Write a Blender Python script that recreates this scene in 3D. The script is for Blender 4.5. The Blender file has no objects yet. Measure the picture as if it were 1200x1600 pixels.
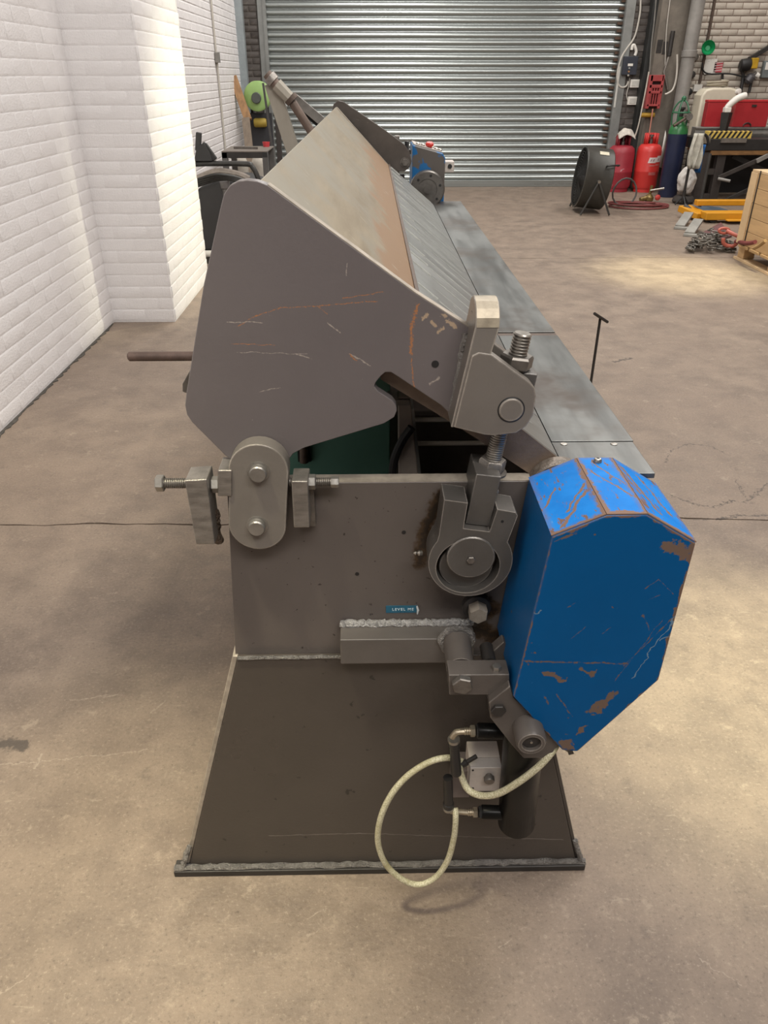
import bpy, bmesh, math, random
from mathutils import Vector, Matrix
random.seed(7)
S = bpy.context.scene
COL = S.collection
# ------------------------------------------------------------------ camera
H, F = 1.45, 1170.0
TH, PS = math.radians(30.28), math.radians(0.973)
cam = bpy.data.cameras.new('camera'); cam_o = bpy.data.objects.new('camera', cam); COL.objects.link(cam_o)
cam.sensor_fit = 'VERTICAL'; cam.sensor_height = 36.0; cam.lens = F / 1600 * 36
cam.clip_start = 0.02; cam.clip_end = 100
cam_o.location = (0, 0, H); cam_o.rotation_euler = (math.pi / 2 - TH, 0, -PS)
S.camera = cam_o
# ------------------------------------------------------------------ world, lamps, exposure
W = bpy.data.worlds.new('hall_ambient'); S.world = W; W.use_nodes = True
W.node_tree.nodes['Background'].inputs[0].default_value = (1.0, 0.98, 0.965, 1)
W.node_tree.nodes['Background'].inputs[1].default_value = 0.10
S.view_settings.view_transform = 'Standard'; S.view_settings.look = 'None'
S.view_settings.gamma = 1.0; S.view_settings.use_curve_mapping = False
S.view_settings.exposure = -0.2
def area(name, loc, size, energy, col=(1, .965, .92), aim=None):
    l = bpy.data.lights.new(name, 'AREA'); l.shape = 'RECTANGLE'; l.size, l.size_y = size
    l.energy = energy; l.color = col
    o = bpy.data.objects.new(name, l); COL.objects.link(o); o.location = loc
    if aim: o.rotation_euler = (Vector(aim) - Vector(loc)).to_track_quat('-Z', 'Y').to_euler()
    return o
def spot(name, loc, aim, energy, ang, col, blend=1.0, r=.15):
    l = bpy.data.lights.new(name, 'SPOT'); l.energy = energy; l.spot_size = math.radians(ang)
    l.spot_blend = blend; l.color = col; l.shadow_soft_size = r
    o = bpy.data.objects.new(name, l); COL.objects.link(o); o.location = loc
    o.rotation_euler = (Vector(aim) - Vector(loc)).to_track_quat('-Z', 'Y').to_euler()
    return o
area('unseen_overhead_light', (2.1, 3.2, 5.6), (1.2, 7.0), 380)
area('unseen_overhead_light', (4.6, 8.4, 5.6), (1.2, 7.0), 290)
area('unseen_overhead_light', (0.3, 9.3, 5.6), (1.2, 4.5), 290)
area('unseen_overhead_light', (0.9, -2.0, 5.0), (4.0, 1.0), 260, aim=(0.3, 2.5, .6))  # fill light added behind the camera to brighten camera-facing surfaces
WARM = (1.0, .97, .62)
spot('added_pool_spot', (3.0, 5.6, 5.5), (2.62, 6.42, 0), 2900, 19, WARM)  # these spots are added to throw the warm pools on the floor
spot('added_pool_spot', (2.2, 0.9, 5.0), (1.04, 1.50, 0), 2300, 17, WARM)
spot('added_pool_spot', (-1.1, 0.2, 5.0), (-.60, 0.78, 0), 1500, 22, (1.0, .93, .66))
spot('added_pool_spot', (-.6, 3.0, 5.2), (-1.15, 2.75, 0), 380, 26, (1.0, .90, .66))
spot('added_pool_spot', (2.4, 7.1, 3.6), (-1.33, 6.0, .85), 1100, 30, (1.0, .98, .72), r=.1)  # spot added to brighten the side of the pier

# ------------------------------------------------------------------ pixel -> point at a real depth
def P(px, py, x=None, y=None, z=None):
    a = (px - 600) / F; b = (800 - py) / F
    k = math.cos(TH) + b * math.sin(TH)
    d = (math.sin(PS) * k + math.cos(PS) * a, math.cos(PS) * k - math.sin(PS) * a, -math.sin(TH) + b * math.cos(TH))
    t = x / d[0] if x is not None else y / d[1] if y is not None else (z - H) / d[2]
    return Vector((d[0] * t, d[1] * t, H + d[2] * t))
def XZ(pts, y):
    return [(p.x, p.z) for p in (P(a, b, y=y) for a, b in pts)]
# ------------------------------------------------------------------ materials
MATS = {}
def _nt(name):
    m = bpy.data.materials.new(name); m.use_nodes = True
    nt = m.node_tree; b = nt.nodes['Principled BSDF']
    return m, nt, b
def N(nt, t, **kw):
    n = nt.nodes.new(t)
    for k, v in kw.items(): setattr(n, k, v)
    return n
def L(nt, a, b): nt.links.new(a, b)
def mth(nt, op, a, b=None, clamp=False):
    n = N(nt, 'ShaderNodeMath', operation=op, use_clamp=clamp)
    for i, v in enumerate((a, b)):
        if v is None: continue
        if isinstance(v, (int, float)): n.inputs[i].default_value = v
        else: L(nt, v, n.inputs[i])
    return n.outputs[0]
def mixc(nt, fac, a, b):
    n = N(nt, 'ShaderNodeMix', data_type='RGBA')
    if isinstance(fac, (int, float)): n.inputs[0].default_value = fac
    else: L(nt, fac, n.inputs[0])
    for i, v in ((6, a), (7, b)):
        if isinstance(v, tuple): n.inputs[i].default_value = (*v, 1)
        else: L(nt, v, n.inputs[i])
    return n.outputs[2]
def noise(nt, co, scale, detail=4, rough=.6, stretch=None, rot=None):
    if stretch:
        mp = N(nt, 'ShaderNodeMapping'); mp.inputs['Scale'].default_value = stretch
        if rot: mp.inputs['Rotation'].default_value = rot
        L(nt, co, mp.inputs[0]); co = mp.outputs[0]
    n = N(nt, 'ShaderNodeTexNoise'); n.inputs['Scale'].default_value = scale
    n.inputs['Detail'].default_value = detail; n.inputs['Roughness'].default_value = rough
    L(nt, co, n.inputs['Vector']); return n.outputs[0]
def ramp(nt, v, lo, hi):
    n = N(nt, 'ShaderNodeMapRange', interpolation_type='SMOOTHSTEP')
    n.inputs[1].default_value = lo; n.inputs[2].default_value = hi
    L(nt, v, n.inputs[0]); return n.outputs[0]
def segmask(nt, co, segs, warp=0., flat=False):
    """soft mask round line segments given in the x-z plane: (x0,z0,x1,z1,width)"""
    if warp:
        nz = N(nt, 'ShaderNodeTexNoise'); nz.inputs['Scale'].default_value = 55; nz.inputs['Detail'].default_value = 3; L(nt, co, nz.inputs['Vector'])
        v1 = N(nt, 'ShaderNodeVectorMath', operation='SUBTRACT'); L(nt, nz.outputs[1], v1.inputs[0]); v1.inputs[1].default_value = (.5, .5, .5)
        v2 = N(nt, 'ShaderNodeVectorMath', operation='SCALE'); L(nt, v1.outputs[0], v2.inputs[0]); v2.inputs['Scale'].default_value = warp
        v3 = N(nt, 'ShaderNodeVectorMath', operation='ADD'); L(nt, co, v3.inputs[0]); L(nt, v2.outputs[0], v3.inputs[1]); co = v3.outputs[0]
    sep = N(nt, 'ShaderNodeSeparateXYZ'); L(nt, co, sep.inputs[0])
    cmb = N(nt, 'ShaderNodeCombineXYZ'); L(nt, sep.outputs[0], cmb.inputs[0]); L(nt, sep.outputs[1 if flat else 2], cmb.inputs[2])
    p = cmb.outputs[0]; out = None
    for x0, z0, x1, z1, w in segs:
        a = Vector((x0, 0, z0)); ba = Vector((x1 - x0, 0, z1 - z0)); bb = max(ba.dot(ba), 1e-9)
        pa = N(nt, 'ShaderNodeVectorMath', operation='SUBTRACT'); L(nt, p, pa.inputs[0]); pa.inputs[1].default_value = a
        dt = N(nt, 'ShaderNodeVectorMath', operation='DOT_PRODUCT'); L(nt, pa.outputs[0], dt.inputs[0]); dt.inputs[1].default_value = ba / bb
        h = mth(nt, 'ADD', dt.outputs['Value'], 0.0, clamp=True)
        sc = N(nt, 'ShaderNodeVectorMath', operation='SCALE'); sc.inputs[0].default_value = ba; L(nt, h, sc.inputs['Scale'])
        df = N(nt, 'ShaderNodeVectorMath', operation='DISTANCE'); L(nt, pa.outputs[0], df.inputs[0]); L(nt, sc.outputs[0], df.inputs[1])
        m = mth(nt, 'SUBTRACT', 1.0, mth(nt, 'DIVIDE', df.outputs['Value'], w), clamp=True)
        out = m if out is None else mth(nt, 'MAXIMUM', out, m)
    return out
def mat(name, col, rough=.5, metal=0., var=.25, scale=9., bump=.0, bscale=80., col2=None, spots=None, stretch=None,
        layers=(), warp=.006, coat=0., spec=None, edge=None):
    """base colour varied by noise; spots=(colour, scale, lo, hi) flecks; layers=[(colour, segs, noise_scale, lo, hi)]"""
    if name in MATS: return MATS[name]
    m, nt, b = _nt(name); MATS[name] = m
    tc = N(nt, 'ShaderNodeTexCoord'); co = tc.outputs['Object']
    c2 = col2 or tuple(c * (1 - var) for c in col)
    n1 = noise(nt, co, scale, 5, .65, stretch)
    c = mixc(nt, ramp(nt, n1, .3, .7), c2, col)
    if spots:
        for sc_, s_s, lo, hi in (spots if isinstance(spots, list) else [spots]):
            c = mixc(nt, ramp(nt, noise(nt, co, s_s, 3, .6), lo, hi), c, sc_)
    for lc, segs, ns, lo, hi, *wp in layers:
        mk = segmask(nt, co, segs, wp[0] if wp else warp)
        v = mth(nt, 'ADD', mk, mth(nt, 'MULTIPLY', mth(nt, 'SUBTRACT', noise(nt, co, ns, 3, .7), .5), 1.6))
        v = mth(nt, 'MULTIPLY', ramp(nt, v, lo, hi), ramp(nt, mk, .0, .05))
        c = mixc(nt, v, c, lc)
    if edge:
        ec, er = edge
        bv = N(nt, 'ShaderNodeBevel', samples=4); bv.inputs['Radius'].default_value = er
        ge = N(nt, 'ShaderNodeNewGeometry')
        dp = N(nt, 'ShaderNodeVectorMath', operation='DOT_PRODUCT'); L(nt, bv.outputs[0], dp.inputs[0]); L(nt, ge.outputs['Normal'], dp.inputs[1])
        k = mth(nt, 'ADD', mth(nt, 'SUBTRACT', 1.0, dp.outputs['Value']), mth(nt, 'MULTIPLY', mth(nt, 'SUBTRACT', noise(nt, co, 60, 4, .7), .5), .22))
        c = mixc(nt, ramp(nt, k, .05, .13), c, ec)
    L(nt, c, b.inputs['Base Color'])
    b.inputs['Metallic'].default_value = metal
    rr = N(nt, 'ShaderNodeMapRange'); rr.inputs[3].default_value = max(rough - .12, .05); rr.inputs[4].default_value = min(rough + .12, 1)
    L(nt, n1, rr.inputs[0]); L(nt, rr.outputs[0], b.inputs['Roughness'])
    if coat: b.inputs['Coat Weight'].default_value = coat; b.inputs['Coat Roughness'].default_value = .2
    if spec is not None: b.inputs['Specular IOR Level'].default_value = spec
    if bump:
        bp = N(nt, 'ShaderNodeBump'); bp.inputs['Strength'].default_value = bump; bp.inputs['Distance'].default_value = .01
        L(nt, noise(nt, co, bscale, 4, .6), bp.inputs['Height']); L(nt, bp.outputs[0], b.inputs['Normal'])
    return m
# ------------------------------------------------------------------ mesh collector
def frame(ax):
    ax = Vector(ax).normalized()
    u = ax.orthogonal().normalized() if abs(ax.z) > .9 else Vector((0, 0, 1)).cross(ax).normalized()
    return u, ax.cross(u).normalized(), ax
class MB:
    def __init__(s): s.v = []; s.f = []
    def add(s, vs, fs):
        n = len(s.v); s.v += [tuple(v) for v in vs]; s.f += [tuple(i + n for i in f) for f in fs]; return s
    def box(s, lo, hi, M=None):
        x0, y0, z0 = lo; x1, y1, z1 = hi
        vs = [Vector(p) for p in ((x0, y0, z0), (x1, y0, z0), (x1, y1, z0), (x0, y1, z0), (x0, y0, z1), (x1, y0, z1), (x1, y1, z1), (x0, y1, z1))]
        if M: vs = [M @ v for v in vs]
        return s.add(vs, [(3, 2, 1, 0), (4, 5, 6, 7), (0, 1, 5, 4), (1, 2, 6, 5), (2, 3, 7, 6), (3, 0, 4, 7)])
    def bar(s, a, b, w, h, up=(0, 0, 1)):
        a, b = Vector(a), Vector(b); d = (b - a); ln = d.length; d.normalize()
        r = d.cross(Vector(up))
        if r.length < 1e-4: r = d.cross(Vector((0, 1, 0)))
        r.normalize(); u = r.cross(d).normalized()
        M = Matrix((r, d, u)).transposed().to_4x4(); M.translation = a
        return s.box((-w / 2, 0, -h / 2), (w / 2, ln, h / 2), M)
    def prism(s, poly, y0, y1):           # polygon in x-z, extruded along y
        ar = sum(poly[i][0] * poly[(i + 1) % len(poly)][1] - poly[(i + 1) % len(poly)][0] * poly[i][1] for i in range(len(poly)))
        if ar < 0: poly = poly[::-1]
        n = len(poly)
        vs = [(x, y0, z) for x, z in poly] + [(x, y1, z) for x, z in poly]
        fs = [tuple(range(n)), tuple(range(2 * n - 1, n - 1, -1))] + [((i + 1) % n, i, n + i, n + (i + 1) % n) for i in range(n)]
        return s.add(vs, fs)
    def prism_h(s, poly, lo, hi, ax='x'):  # polygon in y-z extruded along x, or x-y along z
        n = len(poly)
        mk = (lambda t, a, b: (t, a, b)) if ax == 'x' else (lambda t, a, b: (a, b, t))
        vs = [mk(lo, *p) for p in poly] + [mk(hi, *p) for p in poly]
        fs = [tuple(range(n - 1, -1, -1)), tuple(range(n, 2 * n))] + [(i, (i + 1) % n, n + (i + 1) % n, n + i) for i in range(n)]
        return s.add(vs, fs)
    def lathe(s, prof, o, ax, seg=24, caps=True, phase=0):
        u, v, w = frame(ax); o = Vector(o); n0 = []
        for r, t in prof:
            n0.append([o + w * t + (u * math.cos(2 * math.pi * k / seg + phase) + v * math.sin(2 * math.pi * k / seg + phase)) * r for k in range(seg)])
        vs = [p for ring in n0 for p in ring]; fs = []
        for i in range(len(prof) - 1):
            for k in range(seg):
                a, b = i * seg + k, i * seg + (k + 1) % seg
                fs.append((a, b, b + seg, a + seg))
        if caps:
            fs.append(tuple(range(seg - 1, -1, -1))); m = (len(prof) - 1) * seg; fs.append(tuple(range(m, m + seg)))
        return s.add(vs, fs)
    def cyl(s, a, b, r, seg=20, ch=0.):
        a, b = Vector(a), Vector(b); d = b - a; l = d.length
        prof = [(r, 0), (r, l)] if not ch else [(r - ch, 0), (r, ch), (r, l - ch), (r - ch, l)]
        return s.lathe(prof, a, d, seg)
    def hexa(s, a, b, r, ch=.12, phase=0):
        a, b = Vector(a), Vector(b); d = b - a; l = d.length
        return s.lathe([(r * .9, 0), (r, l * ch), (r, l * (1 - ch)), (r * .9, l)], a, d, 6, phase=phase)
    def thread(s, a, b, r, pitch, seg=18):
        a, b = Vector(a), Vector(b); l = (b - a).length; n = max(3, int(l / pitch)); pr = [(r * .86, 0)]
        for i in range(n): pr += [(r, (i + .35) * l / n), (r, (i + .6) * l / n), (r * .84, (i + 1) * l / n)]
        return s.lathe(pr, a, b - a, seg)
    def tube(s, pts, r, seg=10, close=False):
        pts = [Vector(p) for p in pts]; n = len(pts); rings = []; u = None
        for i, p in enumerate(pts):
            if close: t = pts[(i + 1) % n] - pts[i - 1]
            else: t = pts[min(i + 1, n - 1)] - pts[max(i - 1, 0)]
            t.normalize()
            u = (u - t * u.dot(t)).normalized() if u else t.orthogonal().normalized()
            v = t.cross(u); rr = r[i] if isinstance(r, (list, tuple)) else r
            rings.append([p + (u * math.cos(2 * math.pi * k / seg) + v * math.sin(2 * math.pi * k / seg)) * rr for k in range(seg)])
        fs = []
        for i in range(n if close else n - 1):
            for k in range(seg):
                a = i * seg + k; b = i * seg + (k + 1) % seg; j = ((i + 1) % n) * seg
                fs.append((a, b, j + (k + 1) % seg, j + k))
        if not close: fs += [tuple(range(seg - 1, -1, -1)), tuple(range((n - 1) * seg, n * seg))]
        return s.add([p for g in rings for p in g], fs)
    def build(s, name, m, parent=None, bevel=0, seg=2, smooth=True, ang=35, label=None, world=True, kind=None, vis=None):
        me = bpy.data.meshes.new(name)
        off = Vector(parent_loc(parent)) if (parent and world) else Vector((0, 0, 0))
        me.from_pydata([tuple(Vector(v) - off) for v in s.v], [], s.f); me.validate()
        bm = bmesh.new(); bm.from_mesh(me); bmesh.ops.recalc_face_normals(bm, faces=bm.faces); bm.to_mesh(me); bm.free()
        if smooth: me.shade_smooth(); me.set_sharp_from_angle(angle=math.radians(ang))
        me.materials.append(m)
        o = bpy.data.objects.new(name, me); COL.objects.link(o)
        if parent: o.parent = parent
        if bevel:
            bv = o.modifiers.new('bevel', 'BEVEL'); bv.width = bevel; bv.segments = seg; bv.limit_method = 'ANGLE'; bv.angle_limit = math.radians(40)
            bv.harden_normals = True
        if label: o['label'] = label
        if kind: o['kind'] = kind
        return o
LOC = {}
def parent_loc(o):
    v = Vector((0, 0, 0))
    while o: v = v + Vector(o.location); o = o.parent
    return v
def tag(o, label=None, cat=None, group=None, kind=None):
    if label: o['label'] = label
    if cat: o['category'] = cat
    if group: o['group'] = group
    if kind: o['kind'] = kind
    return o
def thing(name, label, cat, loc, group=None):
    o = bpy.data.objects.new(name, None); COL.objects.link(o); o.location = loc; o.empty_display_size = .1
    return tag(o, label, cat, group)
def struct(o): o['kind'] = 'structure'; return o
def smooth_path(pts, n=6):
    pts = [Vector(p) for p in pts]; out = []
    for i in range(len(pts) - 1):
        p0, p1, p2, p3 = pts[max(i - 1, 0)], pts[i], pts[i + 1], pts[min(i + 2, len(pts) - 1)]
        for k in range(n):
            t = k / n
            out.append(.5 * ((2 * p1) + (p2 - p0) * t + (2 * p0 - 5 * p1 + 4 * p2 - p3) * t * t + (3 * p1 - p0 - 3 * p2 + p3) * t ** 3))
    return out + [pts[-1]]
def text_mesh(name, body, size, m, parent, M, ext=.0006, shear=0., space=1.0, label=None):
    cu = bpy.data.curves.new(name, 'FONT'); cu.body = body; cu.size = size; cu.extrude = ext; cu.align_x = 'CENTER'; cu.align_y = 'CENTER'
    cu.shear = shear; cu.space_character = space; cu.resolution_u = 2
    t = bpy.data.objects.new('tmp_text', cu); COL.objects.link(t)
    dg = bpy.context.evaluated_depsgraph_get(); me = bpy.data.meshes.new_from_object(t.evaluated_get(dg))
    bpy.data.objects.remove(t); bpy.data.curves.remove(cu)
    off = parent_loc(parent)
    me.transform(Matrix.Translation(-off) @ M); me.name = name
    me.materials.clear(); me.materials.append(m)
    o = bpy.data.objects.new(name, me); COL.objects.link(o); o.parent = parent
    if label: o['label'] = label
    return o
FACE_CAM = Matrix.Rotation(math.pi / 2, 4, 'X')      # text standing upright, facing -y

# palette
def srgb(r, g, b):
    f = lambda c: (c / 255 / 12.92) if c / 255 <= .04045 else ((c / 255 + .055) / 1.055) ** 2.4
    return (f(r), f(g), f(b))
M_white = mat('white_painted_brick', (.80, .775, .775), .55, var=.06, scale=5, bump=.35, bscale=120)
M_mortar = mat('white_painted_mortar', (.74, .715, .71), .6, var=.1, scale=8, bump=.5, bscale=90)
M_black = mat('black_rubber', (.018, .017, .017), .5, var=.3)
M_dark = mat('dark_steel', (.045, .04, .037), .5, .3, var=.35)
M_zinc = mat('zinc_bolt', (.42, .39, .35), .35, .85, var=.3, scale=40)
M_bolt = mat('dull_bolt', (.22, .20, .18), .4, .7, var=.35, scale=50)
M_steel = mat('bare_steel', (.36, .34, .315), .38, .75, var=.3, scale=14, bump=.06, bscale=200)
M_weld = mat('weld_bead', (.33, .31, .29), .45, .6, var=.4, scale=60, bump=.9, bscale=260)
# ================================================================== THE SETTING
# ---- concrete floor: three poured slabs with ragged joints
def floor_mat():
    m, nt, b = _nt('worn_concrete'); co = N(nt, 'ShaderNodeTexCoord').outputs['Object']
    n1 = noise(nt, co, .9, 6, .6); n2 = noise(nt, co, 5, 8, .68); n3 = noise(nt, co, 38, 6, .7); n4 = noise(nt, co, 9, 4, .6, (1, 6, 1), (0, 0, .5))
    c = mixc(nt, ramp(nt, n2, .30, .68), (.150, .113, .087), (.245, .188, .143))
    c = mixc(nt, mth(nt, 'MULTIPLY', ramp(nt, n1, .42, .66), .55), c, (.20, .148, .112))
    c = mixc(nt, mth(nt, 'MULTIPLY', ramp(nt, n3, .62, .76), .55), c, (.36, .29, .22))
    c = mixc(nt, mth(nt, 'MULTIPLY', ramp(nt, n4, .66, .72), .35), c, (.38, .32, .245))
    c = mixc(nt, mth(nt, 'MULTIPLY', ramp(nt, noise(nt, co, 2.6, 5, .75), .64, .78), .6), c, (.095, .072, .058))
    n5 = noise(nt, co, 120, 5, .75); n6 = noise(nt, co, 14, 7, .75)
    c = mixc(nt, mth(nt, 'MULTIPLY', ramp(nt, n5, .54, .68), .50), c, (.36, .30, .23))
    c = mixc(nt, mth(nt, 'MULTIPLY', ramp(nt, n5, .46, .32), .6), c, (.085, .064, .05))
    c = mixc(nt, mth(nt, 'MULTIPLY', ramp(nt, n6, .57, .68), .55), c, (.33, .265, .20))
    c = mixc(nt, mth(nt, 'MULTIPLY', ramp(nt, n6, .43, .30), .55), c, (.105, .08, .064))
    fseg = lambda l, w: [(*[v for p in (l[i], l[i + 1]) for v in P(*p, z=0)[:2]], w) for i in range(len(l) - 1)]
    cr = fseg([(1040, 722), (1050, 703), (1075, 693), (1110, 697), (1140, 712)], .010) + fseg([(1050, 775), (1085, 788), (1115, 793), (1140, 783), (1165, 785), (1178, 775), (1200, 755)], .016) + fseg([(1085, 812), (1120, 812), (1150, 806), (1200, 805)], .022) + fseg([(1150, 750), (1165, 778)], .009)
    mk = segmask(nt, co, cr, .05, True)
    c = mixc(nt, ramp(nt, mth(nt, 'ADD', mk, mth(nt, 'MULTIPLY', mth(nt, 'SUBTRACT', noise(nt, co, 70, 4, .7), .5), 1.5)), .62, .95), c, (.085, .066, .053))
    sc = fseg([(0, 1195), (110, 1185), (230, 1172)], .006) + fseg([(55, 1200), (65, 1180)], .012) + fseg([(235, 1115), (258, 1095)], .010) + fseg([(110, 1095), (190, 1085)], .010) + fseg([(480, 1435), (510, 1420)], .006) + fseg([(480, 1465), (495, 1455)], .006) + fseg([(1095, 1500), (1160, 1540)], .004) + fseg([(780, 1480), (800, 1470)], .006) + fseg([(0, 1555), (50, 1520)], .006)
    mk = segmask(nt, co, sc, .02, True)
    c = mixc(nt, mth(nt, 'MULTIPLY', ramp(nt, mth(nt, 'ADD', mk, mth(nt, 'MULTIPLY', mth(nt, 'SUBTRACT', noise(nt, co, 110, 4, .7), .5), 1.6)), .62, 1.05), .35), c, (.46, .39, .31))
    dk = fseg([(0, 1162), (35, 1165)], .03) + fseg([(960, 565), (985, 560)], .02)
    mk = segmask(nt, co, dk, .06, True); c = mixc(nt, mth(nt, 'MULTIPLY', ramp(nt, mk, .2, .7), .8), c, (.05, .04, .034))
    L(nt, c, b.inputs['Base Color'])
    rr = N(nt, 'ShaderNodeMapRange'); rr.inputs[3].default_value = .42; rr.inputs[4].default_value = .78; L(nt, n2, rr.inputs[0]); L(nt, rr.outputs[0], b.inputs['Roughness'])
    bp = N(nt, 'ShaderNodeBump'); bp.inputs['Strength'].default_value = .45; bp.inputs['Distance'].default_value = .01
    L(nt, mth(nt, 'ADD', noise(nt, co, 26, 8, .7), mth(nt, 'MULTIPLY', n2, .8)), bp.inputs['Height']); L(nt, bp.outputs[0], b.inputs['Normal'])
    return m
M_floor = floor_mat()
YB = 12.06                                             # back wall plane
FX0, FX1, FY0, FY1 = -2.3, 8.5, -5.0, YB + .1
fl = MB().box((FX0, FY0, -.14), (FX1, FY1, -.035)).build('floor', mat('joint_dirt', (.05, .042, .035), .9, bump=.4))
struct(fl)
J1, J2 = P(150, 819, z=0).y, P(900, 403, z=0).y
def jag(y, n=220, a=.012):
    rnd = random.Random(int(y * 100)); out = []; d = 0
    for i in range(n + 1):
        d = d * .8 + rnd.uniform(-a, a) * .55
        out.append((FX0 + (FX1 - FX0) * i / n, y + d))
    return out
j1, j2 = jag(J1), jag(J2, a=.006)
def off(l, d, rs):
    r = random.Random(rs); return [(x, y + d + r.uniform(-.0028, .0028)) for x, y in l]
def slab(lo, hi):
    poly = lo + hi[::-1]
    o = MB().prism_h(poly, -.035, 0, 'z').build('concrete_slab', M_floor, fl, smooth=False); return o
slab([(FX0, FY0), (FX1, FY0)], off(j1, -.004, 1)); slab(off(j1, .004, 2), off(j2, -.004, 3)); slab(off(j2, .004, 4), [(FX0, FY1), (FX1, FY1)])

# ---- bricks
def brick_meshes(name, m, n, w, h, proud, inset, rs, jit=.0022):
    r = random.Random(rs); out = []
    for i in range(n):
        me = bpy.data.meshes.new(name); a, b = w / 2, h / 2; q = lambda: r.uniform(-jit, jit)
        base = [(-a, 0, -b), (a, 0, -b), (a, 0, b), (-a, 0, b)]
        mid = [(x * (1 - .3 * inset / a), -proud * .55, z * (1 - .3 * inset / b)) for x, _, z in base]
        top = [(x * (1 - inset / a) + q(), -proud + q() * .7, z * (1 - inset / b) + q()) for x, _, z in base]
        fs = [(8, 9, 10, 11)]
        for l in (0, 4):
            for k in range(4): fs.append((l + k, l + (k + 1) % 4, l + 4 + (k + 1) % 4, l + 4 + k))
        me.from_pydata(base + mid + top, [], fs); me.shade_smooth(); me.set_sharp_from_angle(angle=math.radians(60)); me.materials.append(m); out.append(me)
    return out
def brickwork(parent, meshes, half, o0, ux, length, z0, z1, pitch, bw, rs, hidden=None, first=0.):
    """lay single brick objects on a face: o0 = corner, ux = unit vector along the face, outward = ux x z"""
    r = random.Random(rs); ux = Vector(ux); rot = math.atan2(ux.y, ux.x); po = parent_loc(parent); row = 0; cnt = 0
    z = z0
    while z + pitch * .6 < z1:
        off_ = (-bw / 2 if row % 2 else 0.) + first; t = off_
        while t < length - .02:
            a, b = max(t, 0), min(t + bw, length); w = b - a
            if w > .05:
                full = w > bw * .8
                me = r.choice(meshes if full else half); c = Vector(o0) + ux * (a + w / 2) + Vector((0, 0, z + pitch / 2))
                if not (hidden and hidden(c)):
                    o = bpy.data.objects.new('brick', me); COL.objects.link(o); o.parent = parent
                    o.location = c - po; o.rotation_euler = (r.uniform(-.006, .006), r.uniform(-.008, .008), rot + r.uniform(-.006, .006))
                    o.scale = (w / (bw if full else bw / 2), r.uniform(.8, 1.25), 1); cnt += 1
            t += bw
        row += 1; z += pitch
    return cnt
def brick_sheet(parent, m, o0, ux, length, z0, z1, pitch, bw, rs, proud=.006, name='brick_field'):
    r = random.Random(rs); mb = MB(); ux = Vector(ux); nrm = Vector((ux.y, -ux.x, 0)); row = 0; z = z0
    while z + pitch * .6 < z1:
        t = -bw / 2 if row % 2 else 0.
        while t < length - .02:
            a, b = max(t, 0) + .004, min(t + bw, length) - .004
            if b - a > .03:
                p = proud * r.uniform(.7, 1.2)
                f = lambda s_, zz, d: Vector(o0) + ux * s_ + nrm * d + Vector((0, 0, zz))
                zl, zh = z + .004, z + pitch - .004; i = .006
                mb.add([f(a, zl, 0), f(b, zl, 0), f(b, zh, 0), f(a, zh, 0), f(a + i, zl + i, p), f(b - i, zl + i, p), f(b - i, zh - i, p), f(a + i, zh - i, p)],
                       [(4, 5, 6, 7), (0, 1, 5, 4), (1, 2, 6, 5), (2, 3, 7, 6), (3, 0, 4, 7)])
            t += bw
        row += 1; z += pitch
    return mb.build(name, m, parent, smooth=False, kind='stuff')
BW, BH = .228, .0755
bm_full = brick_meshes('brick', M_white, 9, BW - .001, BH - .001, .0032, .011, 3)
bm_half = brick_meshes('brick', M_white, 5, BW / 2 - .001, BH - .001, .0032, .011, 4)
XW, XP, YP0, YP1, WT = -1.745, -1.333, 5.07, 6.29, 6.3
wl = struct(MB().box((XW - .3, FY0, 0), (XW, YB + .3, WT)).build('wall_left', M_mortar, smooth=False))
# faces look towards +x: run along +y, outward = ux x z = +x
n_w = brickwork(wl, bm_full, bm_half, (XW, 3.05, .01), (0, 1, 0), YP0 - 3.05, 0, 1.99, BH, BW, 11)
brick_sheet(wl, M_white, (XW, FY0, .01), (0, 1, 0), 3.05 - FY0, 0, 3.4, BH, BW, 12)
brick_sheet(wl, M_white, (XW, 3.05, 1.973), (0, 1, 0), YP0 - 3.05, 0, 1.4, BH, BW, 13)
brick_sheet(wl, M_white, (XW, YP1, .01), (0, 1, 0), YB - YP1, 0, 3.4, BH, BW, 14, .004)
pl = struct(MB().box((XW - .05, YP0, 0), (XP, YP1, WT)).build('wall_pier', M_mortar, smooth=False))
brickwork(pl, bm_full, bm_half, (XW, YP0, .01), (1, 0, 0), XP - XW, 0, 2.0, BH, .206, 15)
brickwork(pl, bm_full, bm_half, (XP, YP0, .01), (0, 1, 0), YP1 - YP0, 0, 2.0, BH, .2035, 16, first=-.05)
brick_sheet(pl, M_white, (XW, YP0, 2.048), (1, 0, 0), XP - XW, 0, 1.35, BH, .206, 17)
brick_sheet(pl, M_white, (XP, YP0, 2.048), (0, 1, 0), YP1 - YP0, 0, 1.35, BH, .2035, 18)
# dirt line where the wall meets the floor
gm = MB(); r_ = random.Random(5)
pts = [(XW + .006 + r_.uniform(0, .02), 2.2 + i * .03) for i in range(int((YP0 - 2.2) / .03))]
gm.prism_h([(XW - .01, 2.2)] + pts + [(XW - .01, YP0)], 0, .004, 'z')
struct(gm.build('trim_1', mat('crumbled_mortar', (.09, .08, .068), .95, var=.5, scale=30), smooth=False))

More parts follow.
